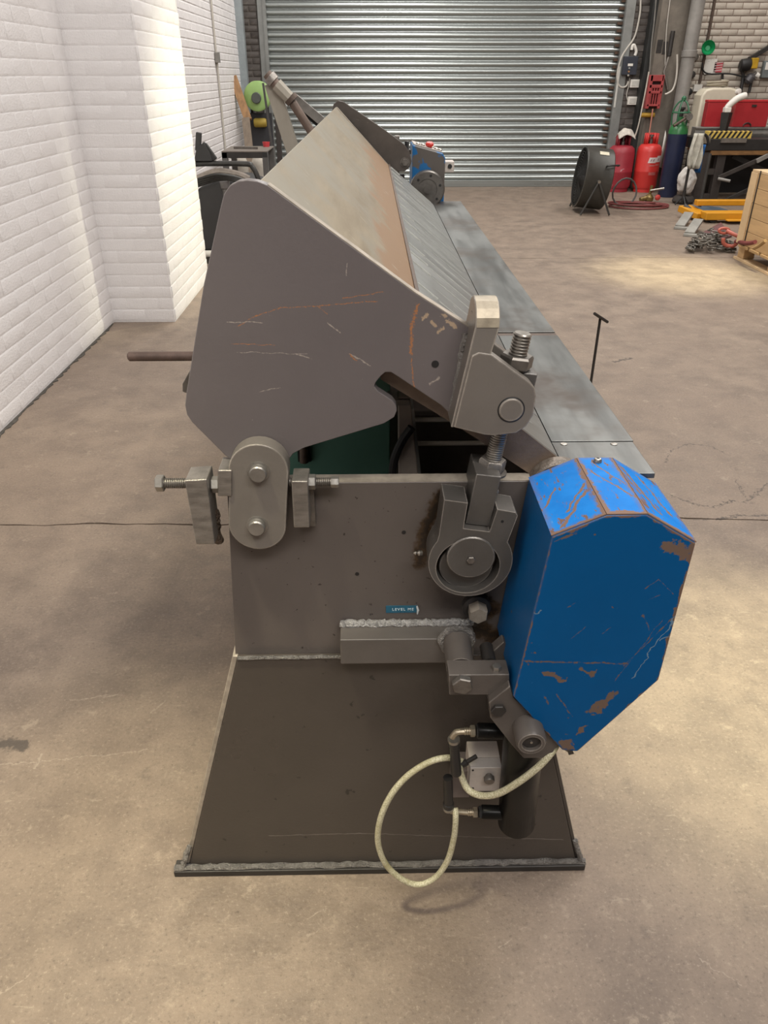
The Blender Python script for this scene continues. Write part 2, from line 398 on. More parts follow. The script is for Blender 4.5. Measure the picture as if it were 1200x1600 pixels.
# ---- back wall
M_dbrick = mat('dark_soot_brick', (.105, .09, .082), .8, var=.45, scale=3, bump=.4, spots=((.16, .14, .12), 9, .55, .7))
M_dmort = mat('dark_mortar', (.15, .13, .115), .9, var=.3)
M_cbrick = mat('cream_painted_brick', (.53, .47, .40), .7, var=.16, scale=4, bump=.4, spots=((.34, .22, .17), 5, .66, .74))
M_cmort = mat('cream_mortar', (.29, .22, .18), .85, var=.35, scale=9)
DX0, DX1 = P(421, 100, y=YB).x, P(966, 100, y=YB).x
XC = P(1024, 100, y=YB).x
wb = struct(MB().box((XW - .6, YB + .14, 0), (FX1, YB + .4, WT)).build('wall_back', M_dmort, smooth=False))
db_f = brick_meshes('brick', M_dbrick, 6, .215, .065, .008, .004, 5); db_h = brick_meshes('brick', M_dbrick, 4, .10, .065, .008, .004, 6)
cb_f = brick_meshes('brick', M_cbrick, 6, .218, .067, .008, .005, 7); cb_h = brick_meshes('brick', M_cbrick, 4, .104, .067, .008, .005, 8)
MB().box((XW - .6, YB, 0), (DX0 - .02, YB + .14, WT)).build('masonry_panel', M_dmort, wb, smooth=False)
MB().box((DX1 + .02, YB, 0), (XC, YB + .14, WT)).build('masonry_panel', M_dmort, wb, smooth=False)
MB().box((XC, YB, 0), (FX1, YB + .14, WT)).build('masonry_panel', M_cmort, wb, smooth=False)
brickwork(wb, db_f, db_h, (-1.95, YB, .6), (1, 0, 0), DX0 - .1 + 1.95, 0, 1.85, .075, .225, 21)
brickwork(wb, db_f, db_h, (DX1 + .1, YB, .0), (1, 0, 0), XC - DX1 - .1, 0, 2.45, .075, .225, 22)
xq = P(1085, 60, y=YB).x - .1
brickwork(wb, cb_f, cb_h, (xq, YB, .7), (1, 0, 0), 1.36, 0, 1.75, .0757, .226, 23)
brick_sheet(wb, M_cbrick, (xq, YB, .0), (1, 0, 0), 1.36, 0, .7, .0757, .226, 24)
brick_sheet(wb, M_cbrick, (xq + 1.36, YB, .0), (1, 0, 0), FX1 - xq - 1.36, 0, 3.4, .0757, .226, 25)

# ---- roller shutter door
M_galv = mat('galvanised_lath', (.345, .368, .36), .30, .7, var=.16, scale=2.5, stretch=(.25, 1, 9))
M_guide = mat('guide_rail_steel', (.27, .275, .265), .5, .4, var=.25, scale=5)
dr = struct(MB().box((DX0, YB + .10, 0), (DX1, YB + .13, WT)).build('door_1', M_dark, smooth=False))
pit = .0852; prof = []
for i in range(9):
    t = i / 8; prof.append((YB + .085 - .026 * math.sin(math.pi * t) ** .75, t * pit * .86))
prof += [(YB + .088, pit * .90), (YB + .088, pit * 1.02)]
sm = None; nsl = int(4.2 / pit)
for k in range(nsl):
    if sm is None:
        mb = MB(); vs = []; fs = []
        for (yy, zz) in prof: vs += [(DX0 - .05, yy, zz), (DX1 + .03, yy, zz)]
        for i in range(len(prof) - 1): fs.append((2 * i, 2 * i + 1, 2 * i + 3, 2 * i + 2))
        s0 = mb.add(vs, fs).build('slat', M_galv, dr, ang=50); sm = s0.data; s0.location.z = .09
    else:
        o = bpy.data.objects.new('slat', sm); COL.objects.link(o); o.parent = dr; o.location = (0, 0, .09 + k * pit)
br = MB().box((DX0, YB + .05, .0), (DX1, YB + .1, .095)).build('bottom_rail', M_galv, dr, bevel=.006)
for x0, x1 in ((DX0 - .115, DX0 + .0), (DX1 - .0, DX1 + .125)):
    MB().box((x0, YB - .03, 0), (x1, YB + .05, WT)).build('guide_rail', M_guide, dr, bevel=.006)
MB().box((DX0 - .045, YB - .042, 0), (DX0 - .035, YB - .029, WT)).build('rail_lip', M_guide, dr)
r_ = random.Random(9)
rm = mat('rust_block', (.10, .06, .04), .9, var=.5, scale=60)
for k in range(2, nsl - 6):          # end locks on the slats, rusty
    MB().box((DX1 - .05 - r_.uniform(0, .03), YB + .048, .09 + k * pit - .012), (DX1 - .002, YB + .062, .09 + k * pit + .022)).build('end_lock', rm, dr)
MB().box((DX1 + .005, YB - .038, 1.05), (DX1 + .03, YB - .029, 1.55)).build('guide_strip', mat('pale_strip', (.55, .54, .5), .6), dr)
# steel stanchion between the corner and the door, and the corner pipe
px0, px1 = P(368, 60, y=11.75).x, P(382, 60, y=11.75).x
tag(MB().box((px0, 11.72, 0), (px1, 11.735, WT)).box((px0, 11.735, 0), (px0 + .012, 11.85, WT)).box((px1 - .012, 11.735, 0), (px1, 11.85, WT)).build('steel_stanchion', mat('stanchion_grey_blue', (.30, .335, .35), .5, .2, var=.2), bevel=.003),
    'grey-blue steel channel post standing in the left back corner', 'post')
xd = P(360, 60, y=11.9).x
tag(MB().box((xd - .04, 11.86, 0), (xd + .07, 11.96, WT)).build('corner_post', mat('black_post', (.03, .03, .032), .6), bevel=.004), 'black steel post in the corner beside the white wall', 'post')

# ---- roof and the far right wall (outside the frame, they shade and reflect)
M_roof = mat('roof_sheeting', (.16, .155, .15), .7, var=.2, scale=3)
rf = struct(MB().box((FX0, FY0, 6.3), (FX1, FY1 + .3, 6.4)).build('ceiling', M_roof, smooth=False))
for k in range(5):
    MB().box((FX0, -2.0 + k * 3.2, 6.05), (FX1, -1.85 + k * 3.2, 6.299)).build('roof_beam', M_dark, rf)
struct(MB().box((FX1, FY0, 0), (FX1 + .2, FY1 + .3, 6.3)).build('wall_right', M_cmort, smooth=False))
struct(MB().box((FX0, FY0 - .2, 0), (FX1 + .2, FY0, 6.3)).build('wall_rear', M_dbrick, smooth=False))
# ================================================================== THE FOLDING MACHINE
mach = thing('folding_machine', 'long grey sheet-metal folding machine with blue end guard, standing in the middle of the floor', 'machine', (0, 2.4, 0))
def g(pts, w, y=1.0):
    """pixel polyline -> list of x-z segments on the plate plane"""
    q = XZ(pts, y); return [(q[i][0], q[i][1], q[i + 1][0], q[i + 1][1], w) for i in range(len(q) - 1)]
ORANGE, PALE, OIL = (.40, .17, .07), (.37, .32, .28), (.022, .015, .010)
scr_o = g([(372, 509), (400, 494), (440, 481), (495, 478), (590, 470)], .0030) + g([(535, 467), (600, 456)], .0022) + g([(362, 537), (430, 540)], .0022) + g([(652, 478), (643, 510), (642, 552)], .0105) + g([(643, 560), (647, 605)], .0042) + g([(546, 553), (557, 564)], .005) + g([(496, 478), (512, 491)], .002)
scr_p = g([(462, 553), (488, 561)], .0028) + g([(512, 505), (532, 520)], .003) + g([(545, 552), (578, 571)], .003) + g([(355, 503), (410, 504)], .002) + g([(672, 600), (686, 590)], .006) + g([(405, 612), (438, 605)], .002) + g([(370, 550), (480, 553)], .0012) + g([(543, 412), (541, 432)], .002)
scr_r = [(s[0], s[1], s[2], s[3], s[4]) for s in g([(660, 500), (667, 492)], .0075) + g([(675, 503), (680, 508)], .0075) + g([(685, 518), (692, 515)], .008) + g([(700, 502), (710, 510)], .010) + g([(690, 492), (698, 494)], .007)]
M_plate = mat('grey_plate_paint', (.150, .131, .130), .33, .05, var=.09, scale=3, bump=.05, bscale=180, spots=((.26, .23, .21), 130, .71, .77),
              layers=[(PALE, scr_p, 210, .62, 1.0), (ORANGE, scr_o, 330, .70, 1.05), ((.40, .30, .21), scr_r, 150, .62, .8)])
oil = g([(690, 770), (668, 820), (657, 858), (655, 880)], .022) + g([(705, 765), (720, 768)], .012) + g([(752, 930), (768, 955)], .03) + g([(745, 985), (790, 1000)], .035)
M_plate2 = mat('grey_end_plate', (.118, .100, .090), .35, .05, var=.12, scale=3, bump=.06, bscale=180,
               spots=[((.035, .027, .024), 95, .665, .70)], layers=[((.055, .032, .016), oil, 45, .30, .75), (OIL, oil, 90, .62, .95)])
M_leg = mat('dark_leg_paint', (.072, .060, .051), .30, .05, var=.16, scale=2.4, bump=.05, bscale=160, spots=((.028, .024, .021), 40, .70, .73),
            layers=[((.16, .14, .125), g([(420, 1306), (560, 1302), (880, 1312)], .0016, .99), 30, .3, .6)])
M_lug = mat('grey_lug_paint', (.185, .165, .145), .36, .15, var=.12, scale=8, bump=.06, bscale=150, edge=((.52, .46, .39), .004))
M_strap = mat('cast_grey', (.112, .103, .094), .36, .3, var=.2, scale=12, bump=.08, bscale=160, edge=((.42, .38, .34), .0028))
M_arm = mat('dark_arm_paint', (.105, .09, .08), .42, .1, var=.2, scale=10, bump=.06, bscale=150, edge=((.34, .30, .26), .0025))
M_bare = mat('milled_steel', (.31, .285, .26), .42, .7, var=.35, scale=25, bump=.15, bscale=120, stretch=(1, 1, 4), edge=((.50, .45, .39), .003))
M_edge = mat('rubbed_lit_edge', (.46, .40, .33), .45, .3, var=.4, scale=22)  # bare rubbed edges, brightened to paint in edge highlights
M_rustdk = mat('rust_brown_steel', (.115, .078, .058), .6, .2, var=.4, scale=16, bump=.2)
def blue_mat():
    gs = XZ([(0, 0), (1, 1)], .83)
    front = g([(805, 1033), (980, 1037)], .006, .83) + g([(975, 1040), (1062, 955)], .0035, .83) + g([(960, 1065), (1035, 968)], .003, .83) + g([(1008, 920), (1030, 905), (1052, 928)], .003, .83) + g([(1012, 937), (1030, 930)], .003, .83) + g([(930, 1110), (955, 1085)], .017, .83) + g([(915, 1135), (905, 1145)], .010, .83) + g([(880, 1155), (890, 1170)], .015, .83) + g([(855, 1050), (875, 1062)], .011, .83) + g([(905, 1045), (925, 1052)], .009, .83) + g([(850, 1085), (856, 1100)], .006, .83) + g([(940, 990), (955, 980)], .004, .83) + g([(885, 950), (900, 942)], .004, .83) + g([(1040, 855), (1078, 862), (1086, 850)], .016, .83) + g([(1085, 860), (1060, 960), (1035, 1060)], .008, .83) + g([(868, 846), (900, 832)], .006, .83) + g([(870, 1085), (895, 1120)], .004, .83) + g([(1005, 962), (1015, 985)], .006, .83) + g([(890, 1000), (915, 980)], .004, .83)
    gq = [(.2350, .925), (.303, .957), (.356, .957), (.4285, .913), (.4235, .671), (.322, .521), (.297, .524), (.2085, .641)]
    rim = [(*gq[i], *gq[(i + 1) % 8], .0075 if i < 4 else .004) for i in range(8)]
    thin = g([(985, 1060), (1060, 960)], .0016, .83) + g([(1035, 1000), (1062, 985)], .0016, .83) + g([(830, 960), (845, 955)], .002, .83)
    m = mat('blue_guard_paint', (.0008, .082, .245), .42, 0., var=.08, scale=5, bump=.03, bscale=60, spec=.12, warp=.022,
            spots=[((.135, .085, .062), 34, .715, .735), ((.05, .20, .42), 150, .74, .78)],
            layers=[((.150, .10, .075), [q for q in front if q[4] < .0062], 120, .68, 1.1, .006), ((.155, .105, .08), [q for q in front if q[4] >= .0062], 60, .42, .62, .03), ((.16, .10, .075), rim, 70, .50, .75, .012), ((.14, .22, .30), thin, 60, .35, .6)], edge=((.17, .105, .075), .004))
    return m
M_blue = blue_mat()
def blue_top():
    m, nt, b = _nt('blue_guard_lit_top'); co = N(nt, 'ShaderNodeTexCoord').outputs['Object']
    c = mixc(nt, ramp(nt, noise(nt, co, 20, 4, .6), .3, .7), (.006, .16, .52), (.010, .20, .60))  # same paint as the front, brighter: overhead light put into the colour
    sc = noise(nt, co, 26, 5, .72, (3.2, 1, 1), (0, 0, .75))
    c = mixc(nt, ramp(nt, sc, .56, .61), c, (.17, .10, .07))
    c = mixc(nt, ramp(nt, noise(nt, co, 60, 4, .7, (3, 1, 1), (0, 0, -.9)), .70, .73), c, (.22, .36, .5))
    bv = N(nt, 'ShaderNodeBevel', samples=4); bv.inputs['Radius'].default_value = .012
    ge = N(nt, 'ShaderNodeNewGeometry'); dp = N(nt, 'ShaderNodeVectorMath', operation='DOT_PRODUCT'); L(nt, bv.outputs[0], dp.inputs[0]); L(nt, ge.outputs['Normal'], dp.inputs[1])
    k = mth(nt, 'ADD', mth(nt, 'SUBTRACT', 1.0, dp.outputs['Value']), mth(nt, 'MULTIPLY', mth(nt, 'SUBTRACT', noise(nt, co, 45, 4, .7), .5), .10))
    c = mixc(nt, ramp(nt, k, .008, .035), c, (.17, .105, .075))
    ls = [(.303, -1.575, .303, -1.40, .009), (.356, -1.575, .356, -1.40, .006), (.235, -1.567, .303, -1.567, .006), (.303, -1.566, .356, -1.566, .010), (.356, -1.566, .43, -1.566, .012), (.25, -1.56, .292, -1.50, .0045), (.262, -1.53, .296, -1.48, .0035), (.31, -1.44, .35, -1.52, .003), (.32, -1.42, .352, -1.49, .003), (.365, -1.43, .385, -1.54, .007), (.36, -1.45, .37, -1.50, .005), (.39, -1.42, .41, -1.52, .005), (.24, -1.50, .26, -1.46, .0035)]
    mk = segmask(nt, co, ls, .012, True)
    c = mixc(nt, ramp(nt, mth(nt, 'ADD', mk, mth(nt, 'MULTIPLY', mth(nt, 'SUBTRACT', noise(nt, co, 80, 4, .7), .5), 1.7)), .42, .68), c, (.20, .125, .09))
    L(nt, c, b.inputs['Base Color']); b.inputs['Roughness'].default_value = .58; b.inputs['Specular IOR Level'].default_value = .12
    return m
M_bluetop_lit = blue_top()
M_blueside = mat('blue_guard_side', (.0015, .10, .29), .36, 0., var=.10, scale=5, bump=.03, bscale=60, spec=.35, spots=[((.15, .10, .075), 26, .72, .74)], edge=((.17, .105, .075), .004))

# ---- near end frame
YE = 1.0
ep = XZ([(355, 762), (356, 760), (830, 760), (828, 800), (800, 1060), (373, 1060)], YE)
ep = [(ep[0][0], .918), (.245, .918), (.245, .56), (ep[-1][0] - .002, .56)]
end = MB().prism(ep, YE, YE + .026).build('end_plate', M_plate2, mach, bevel=.0015)
MB().box((ep[0][0] + .002, YE + .001, .9178), (.244, YE + .0255, .9190)).build('plate_top_edge', M_edge, end)
lp_r0, lp_r1 = P(868.5, 1198, y=.99), P(900, 1338, y=.99)
sl = (lp_r1.x - lp_r0.x) / (lp_r1.z - lp_r0.z); ztop = .584
leg = [(P(371, 1024, y=.99).x, ztop), (P(293, 1338, y=.99).x, .018), (lp_r1.x, .018), (lp_r1.x + sl * (ztop - lp_r1.z), ztop)]
lg = MB().prism(leg, .99, YE - .0005).build('leg_plate', M_leg, mach, bevel=.0012)
def strip(a, b, w, y0, y1):
    (x0, z0), (x1, z1) = a, b
    return MB().prism([(x0, z0), (x1, z1), (x1 + w, z1), (x0 + w, z0)], y0, y1)
strip(leg[0], leg[1], -.010, .994, 1.13).build('leg_flange', M_edge, lg, bevel=.002)  # pale colour paints the left flange as lit
strip(leg[3], leg[2], .008, .994, 1.13).build('leg_flange', M_leg, lg, bevel=.002)
def bead(a, b, r, n=24, seed=1, seg=8):
    a, b = Vector(a), Vector(b); rd = random.Random(seed); m = MB(); pts = []
    for i in range(n + 1): pts.append(a.lerp(b, i / n) + Vector((rd.uniform(-1, 1), rd.uniform(-1, 1), rd.uniform(-1, 1))) * r * .18)
    return m.tube(pts, [r * rd.uniform(.8, 1.15) for _ in pts], seg)
bead((leg[0][0], .989, ztop), (.02, .989, ztop), .0035, 30, 3).build('weld_bead', M_weld, lg)
MB().box((-.422, .975, 0), (.440, 1.005, .016)).build('foot_plate', M_dark, mach, bevel=.002)
bead((-.42, .984, .019), (.44, .984, .019), .0065, 60, 4).build('weld_bead', M_weld, lg)
sL = (leg[0][0] - leg[1][0]) / (ztop - .018); sR = (leg[3][0] - leg[2][0]) / (ztop - .018)
bead((leg[1][0] - .012, .984, .02), (leg[1][0] - .010 + sL * .06, .992, .078), .006, 10, 5).build('weld_bead', M_weld, lg)
bead((leg[2][0] + .010, .984, .02), (leg[2][0] + .008 + sR * .06, .992, .078), .005, 10, 6).build('weld_bead', M_weld, lg)

# ---- upper side plate (clamping beam cheek)
up = XZ([(345, 322), (350, 303), (359, 290), (372, 283), (386, 281), (402, 283), (418, 289), (650, 459), (735, 513), (728, 580), (706, 650), (690, 634), (622, 589), (611, 582), (602, 582), (595, 588), (587, 598), (585, 604), (590, 611), (613, 626), (619, 634), (620, 642), (616, 652), (600, 662), (475, 700), (458, 709), (446, 726), (362, 719), (352, 712), (300, 660), (292, 648), (289, 634), (291, 615), (318, 446)], YE)
upl = MB().prism(up, YE, YE + .020).build('upper_side_plate', M_plate, mach, bevel=.0014)
q = XZ([(418, 289), (650, 459), (735, 513)], YE)
for i in range(2):
    MB().bar((q[i][0], YE + .010, q[i][1] + .0004), (q[i + 1][0], YE + .010, q[i + 1][1] + .0004), .0195, .0012).build('plate_edge', M_edge, upl)
h_ = P(680, 569, y=YE - .0006); MB().cyl(h_, h_ + Vector((0, .002, 0)), .0052, 16).build('bolt_hole', M_black, upl)
for a, b in (((558, 897)), ((631, 832))): 
    c = P(a, b, y=YE - .0006); MB().cyl(c, c + Vector((0, .002, 0)), .0034, 12).build('bolt_hole', M_black, end)

# ---- clamping beam: skin, back, fingers
RN, JN = Vector((-.140, 0, 1.334)), Vector((.080, 0, 1.112))
def panel_mat():
    m, nt, b = _nt('worn_clamp_panel'); co = N(nt, 'ShaderNodeTexCoord').outputs['Object']
    sx = N(nt, 'ShaderNodeSeparateXYZ'); L(nt, co, sx.inputs[0])
    st = noise(nt, co, 7, 5, .6, (3.5, .5, 3.5)); cl = noise(nt, co, 5, 5, .65)
    c = mixc(nt, ramp(nt, st, .3, .7), (.255, .205, .140), (.35, .29, .205))
    c = mixc(nt, ramp(nt, cl, .40, .62), c, (.30, .27, .215))
    rs = mth(nt, 'ADD', mth(nt, 'MULTIPLY', sx.outputs[0], 8.0), mth(nt, 'MULTIPLY', cl, 2.2))
    rs = mth(nt, 'SUBTRACT', rs, mth(nt, 'MULTIPLY', sx.outputs[1], -.16))
    c = mixc(nt, mth(nt, 'MULTIPLY', ramp(nt, rs, 1.02, 1.3), .85), c, (.33, .20, .115))
    c = mixc(nt, ramp(nt, noise(nt, co, 16, 4, .7, (1, 4, 1), (0, 0, .6)), .66, .70), c, (.52, .47, .38))
    L(nt, c, b.inputs['Base Color']); b.inputs['Metallic'].default_value = .35; b.inputs['Roughness'].default_value = .42
    return m
M_panel = panel_mat()
n_ = Vector((JN.z - RN.z, 0, -(JN.x - RN.x))).normalized()          # into the beam
if n_.z > 0: n_ = -n_
def quadslab(a, b, c, d, nrm, t):
    vs = [Vector(p) for p in (a, b, c, d)]; vs += [v + nrm * t for v in vs]
    return MB().add(vs, [(0, 1, 2, 3), (7, 6, 5, 4), (0, 4, 5, 1), (1, 5, 6, 2), (2, 6, 7, 3), (3, 7, 4, 0)])
Y0b, YR, YJ, YF = 1.021, 3.57, 3.57, 3.60
pan = quadslab(RN + Vector((0, Y0b, 0)), RN + Vector((0, YR, 0)), JN + Vector((0, YJ, 0)), JN + Vector((0, Y0b, 0)), n_, .012).build('clamp_beam_skin', M_panel, mach, bevel=.001)
d1 = quadslab(RN + Vector((.004, YR, .0004)), RN + Vector((.004, YR - .035, .0004)), JN + Vector((0, YJ - .035, .0004)), JN + Vector((0, YJ, .0004)), Vector((0, 0, -1)), .004)
d1.build('skin_edge', M_edge, pan)
bk = [(-.142, 1.330), (-.156, 1.305), (-.212, 1.21), (-.256, 1.055), (-.25, 1.02), (-.21, .965)]
mbk = MB()
for i in range(len(bk) - 1):
    (x0, z0), (x1, z1) = bk[i], bk[i + 1]
    mbk.add([(x0 + .004, Y0b, z0 - .003), (x1 + .004, Y0b, z1 - .003), (x1 + .004, YR, z1 - .003), (x0 + .004, YR, z0 - .003)], [(0, 1, 2, 3)])
mbk.build('clamp_beam_back', M_plate, mach)
J2p = Vector((JN.x, 0, JN.z)); CR = Vector((.134, 0, 1.066)); NS = Vector((.284, 0, .946)); BT = Vector((.261, 0, .912)); UL = Vector((.016, 0, 1.092)); UB = Vector((.050, 0, 1.115))
MB().bar((JN.x + .003, Y0b, JN.z - .002), (JN.x + .003, YF - .02, JN.z - .002), .007, .010).build('joint_bar', M_rustdk, mach, bevel=.001)
M_finger = mat('blade_steel', (.33, .335, .325), .36, .72, var=.28, scale=6, stretch=(.7, 3, .7), spots=((.58, .58, .55), 30, .70, .76))
M_bright_line = mat('gap_light_and_score', (.62, .62, .58), .4, .3, var=.2, scale=40)  # slot light painted as bright strips; also the pale score lines
NF = 17; y = Y0b + .004; rd = random.Random(3); ys = [y]
while ys[-1] < YF - .17: ys.append(ys[-1] + rd.choice((.10, .15, .15, .20)))
ys.append(YF)
for i in range(len(ys) - 1):
    a, b = ys[i] + .0012, ys[i + 1] - .0012
    prof = [(JN.x + .008, JN.z - .010), (CR.x, CR.z), (NS.x, NS.z), (NS.x - .001, NS.z - .004), (BT.x, BT.z), (.13, 1.004), (UL.x, UL.z), (UB.x, UB.z)]
    fb = MB().prism(prof, a, b).build('blade_segment', M_finger, mach, bevel=.0016, seg=1)
    # short bright strip painting in the light at the top of the gap
    MB().bar((JN.x + .010, b + .0012, JN.z - .0105), (CR.x - .004, b + .0012, CR.z + .004), .0042, .004).build('gap_glint', M_bright_line, fb)
    MB().bar((CR.x, b + .0012, CR.z - .0005), (NS.x - .012, b + .0012, NS.z + .009), .0018, .002).build('gap_line', M_bright_line, fb)
    if (b - a) > .12: MB().bar((CR.x, (a + b) / 2, CR.z - .0008), (NS.x - .03, (a + b) / 2, NS.z + .0235), .0011, .002).build('score_line', M_bright_line, fb)
for zz, yy in ((1.1, 0),): pass
# underside of the near blade is rusty: end cap plate
MB().prism([(.010, 1.098), (.013, 1.073), (.127, .999), (.258, .908), (.2605, .9125), (.2835, .9455), (.134, 1.0645), (.088, 1.101), (.040, 1.108)], Y0b + .001, Y0b + .0042).build('blade_end_cap', mat('brown_blade_end', (.185, .135, .10), .5, .25, var=.35, scale=14, bump=.15), mach)

# ---- lug bracket with trunnion and adjusting screw
YK = .952
ck = XZ([(737, 556), (748, 551), (768, 554), (829, 599), (836, 608), (838, 620), (833, 650), (822, 667), (806, 677), (770, 681), (757, 680), (709, 668)], YK)
lugb = MB().prism(ck, YK, YK + .022).build('cheek_plate', M_lug, mach, bevel=.0018, label='grey painted cheek plate with a round pin end')
MB().prism(ck, 1.035, 1.055).build('cheek_plate', M_lug, mach, bevel=.0018)
pc = P(799, 641, y=YK - .002)
MB().cyl((pc.x, YK - .003, pc.z), (pc.x, 1.058, pc.z), .0168, 32, .0015).build('pivot_pin', M_lug, lugb)
MB().lathe([(.0170, 0), (.0188, .0008), (.0188, .0012)], (pc.x, YK - .0012, pc.z), (0, 1, 0), 32, caps=False).build('pin_gap', M_black, lugb)
# eye plate standing in the y-z plane (welded to the side plate edge)
ex0, ex1 = P(739, 520, y=.955).x, P(772, 520, y=.955).x
def eye_slice(px_l, py): return P(px_l, py, y=.955)
zb, zt = P(708, 668, y=.955).z, P(757, 466, y=.985).z
ec = (zt - .030)
prof = [(.955, zb), (1.030, zb)]
for i in range(9):
    a = math.pi * i / 8; prof.append((.9925 + .0375 * math.cos(a), ec + .030 * math.sin(a)))
# lean: x shifts with z so the plate follows the cheek's slanted left edge
mb = MB(); n = len(prof); zc = P(737, 556, y=.955)
def lean(z): 
    x_b = P(709, 668, y=.955).x; t = (z - zb) / (zc.z - zb); return x_b + (zc.x - x_b) * min(t, 1.35)
vs = [(lean(z) - .004, yv, z) for yv, z in prof] + [(lean(z) + (.028 if z > zc.z - .005 else .020), yv, z) for yv, z in prof]
mb.add(vs, [tuple(range(n)), tuple(range(2 * n - 1, n - 1, -1))] + [((i + 1) % n, i, n + i, n + (i + 1) % n) for i in range(n)])
eye = mb.build('eye_plate', M_lug, mach, bevel=.0015)
hx = lean(ec) - .0046
MB().cyl((hx, .9925, ec), (hx + .002, .9925, ec), .0115, 20).build('eye_hole', M_black, eye)
capm = MB(); kp = [p for p in prof if p[1] > ec - .001]
for i in range(len(kp) - 1):
    (ya, za), (yb_, zb2) = kp[i], kp[i + 1]; o_ = .0006
    da, db_ = Vector((0, ya - .9925, za - ec)).normalized() * o_, Vector((0, yb_ - .9925, zb2 - ec)).normalized() * o_
    capm.add([Vector((lean(za) - .0025, ya, za)) + da, Vector((lean(za) + .0265, ya, za)) + da, Vector((lean(zb2) + .0265, yb_, zb2)) + db_, Vector((lean(zb2) - .0025, yb_, zb2)) + db_], [(0, 1, 2, 3)])
capm.build('worn_crown', mat('worn_beige_steel', (.42, .36, .27), .42, .35, var=.3, scale=60), eye)
bead((P(728, 520, y=.999).x, .998, P(728, 520, y=.999).z), (P(706, 645, y=.999).x, .998, P(706, 645, y=.999).z), .0055, 26, 8).build('weld_bead', M_weld, eye)
# trunnion block, stud, nuts
ytr = 0.992
tb = XZ([(772, 566), (834, 578), (826, 600), (800, 640), (770, 600)], .972)
bt0, bt1 = P(776, 571, y=.985), P(835, 577, y=.985)
sa, sb = P(772, 712, y=ytr), P(817, 520, y=ytr)              # stud axis
ax = (sb - sa).normalized(); tcen = sa + ax * ((P(806, 575, y=ytr).z - sa.z) / ax.z)
R = Matrix((Vector((0, 1, 0)).cross(ax), Vector((0, 1, 0)), ax)).transposed().to_4x4(); R.translation = tcen
MB().box((-.030, -.016, -.062), (.030, .036, 0), R).build('trunnion_block', M_strap, mach, bevel=.002)
MB().thread(tcen - ax * .02, sb, .0128, .0042, 20).build('stud_end', M_zinc, mach)
MB().hexa(tcen + ax * .001, tcen + ax * .020, .0235, .15, .3).build('hex_nut', M_bolt, mach)
MB().thread(sa - ax * .01, tcen - ax * .05, .0122, .0036, 20).build('stud_shank', M_zinc, mach)
nb = P(766, 735, y=ytr); nb = sa - ax * ((sa.z - nb.z) / ax.z)
MB().hexa(nb, nb + ax * .020, .0205, .15, .3).build('hex_nut', M_bare, mach)
MB().cyl(nb - ax * .002, nb + ax * .0012, .024, 24).build('washer', M_bolt, mach)
# square eye rod dropping into the eccentric strap
rT, rB = P(764, 743, y=.953), P(746, 821, y=.953)
axr = (rT - rB).normalized()
Rf = Matrix((Vector((0, 1, 0)).cross(axr).normalized(), Vector((0, 1, 0)), axr)).transposed().to_4x4(); Rf.translation = rT
MB().box((-.0185, 0, -(rT - rB).length), (.0185, .070, 0), Rf).build('square_rod', M_strap, mach, bevel=.0018)
# ---- eccentric strap
YS = .94
cx, cz = P(735, 878, y=YS).x, P(735, 878, y=YS).z
st = XZ([(694, 781), (731, 786), (724, 826), (765, 831), (777, 796), (806, 801), (809, 806), (797, 845)], YS)
arc = []
ro = .0640
a0 = math.atan2(st[-1][1] - cz, st[-1][0] - cx)
for i in range(27):
    a = a0 - (a0 + 2 * math.pi - math.radians(150)) * i / 26
    arc.append((cx + ro * math.cos(a), cz + ro * math.sin(a)))
outer = st[:-1] + arc + XZ([(683, 846), (686, 836)], YS)
# ring with a bored hole: bridge the outer outline to a circle
def plate_with_hole(outer, c, r, y0, y1, seg=40):
    bm = bmesh.new()
    def loop(pts, y): 
        vs = [bm.verts.new((x, y, z)) for x, z in pts]; es = [bm.edges.new((vs[i], vs[(i + 1) % len(vs)])) for i in range(len(vs))]; return vs, es
    circ = [(c[0] + r * math.cos(2 * math.pi * k / seg), c[1] + r * math.sin(2 * math.pi * k / seg)) for k in range(seg)]
    for y in (y0, y1):
        v1, e1 = loop(outer, y); v2, e2 = loop(circ, y)
        bmesh.ops.triangle_fill(bm, edges=e1 + e2, use_beauty=True)
        if y == y0: f1, f2 = v1, v2
        else:
            for A, B in ((f1, v1), (f2, v2)):
                for i in range(len(A)): bm.faces.new((A[i], A[(i + 1) % len(A)], B[(i + 1) % len(A)], B[i]))
    me = bpy.data.meshes.new('x'); bm.to_mesh(me); bm.free()
    mb = MB(); mb.v = [tuple(v.co) for v in me.vertices]; mb.f = [tuple(p.vertices) for p in me.polygons]; bpy.data.meshes.remove(me); return mb
hc = (P(731, 886, y=YS).x, P(731, 886, y=YS).z)
strap = plate_with_hole(outer, hc, .0485, YS, .990).build('eccentric_strap', M_strap, mach, bevel=0, ang=30, label='cast strap with two prongs and a bored ring')
MB().cyl((hc[0], .968, hc[1]), (hc[0], .995, hc[1]), .0482, 40).build('bore_back', mat('oily_brown', (.05, .037, .026), .35, .2, var=.3), strap)
e2 = P(728, 884, y=.955); MB().cyl((e2.x, .955, e2.z), (e2.x, .975, e2.z), .0415, 40, .0012).build('eccentric_disc', M_strap, strap)
e3 = P(736, 873, y=.935); MB().cyl((e3.x, .937, e3.z), (e3.x, .96, e3.z), .0365, 40, .0014).build('shaft_end', M_strap, strap)
e4 = P(736, 876, y=.934); MB().hexa((e4.x, .933, e4.z), (e4.x, .9375, e4.z), .0066).build('centre_bolt', M_bolt, strap)
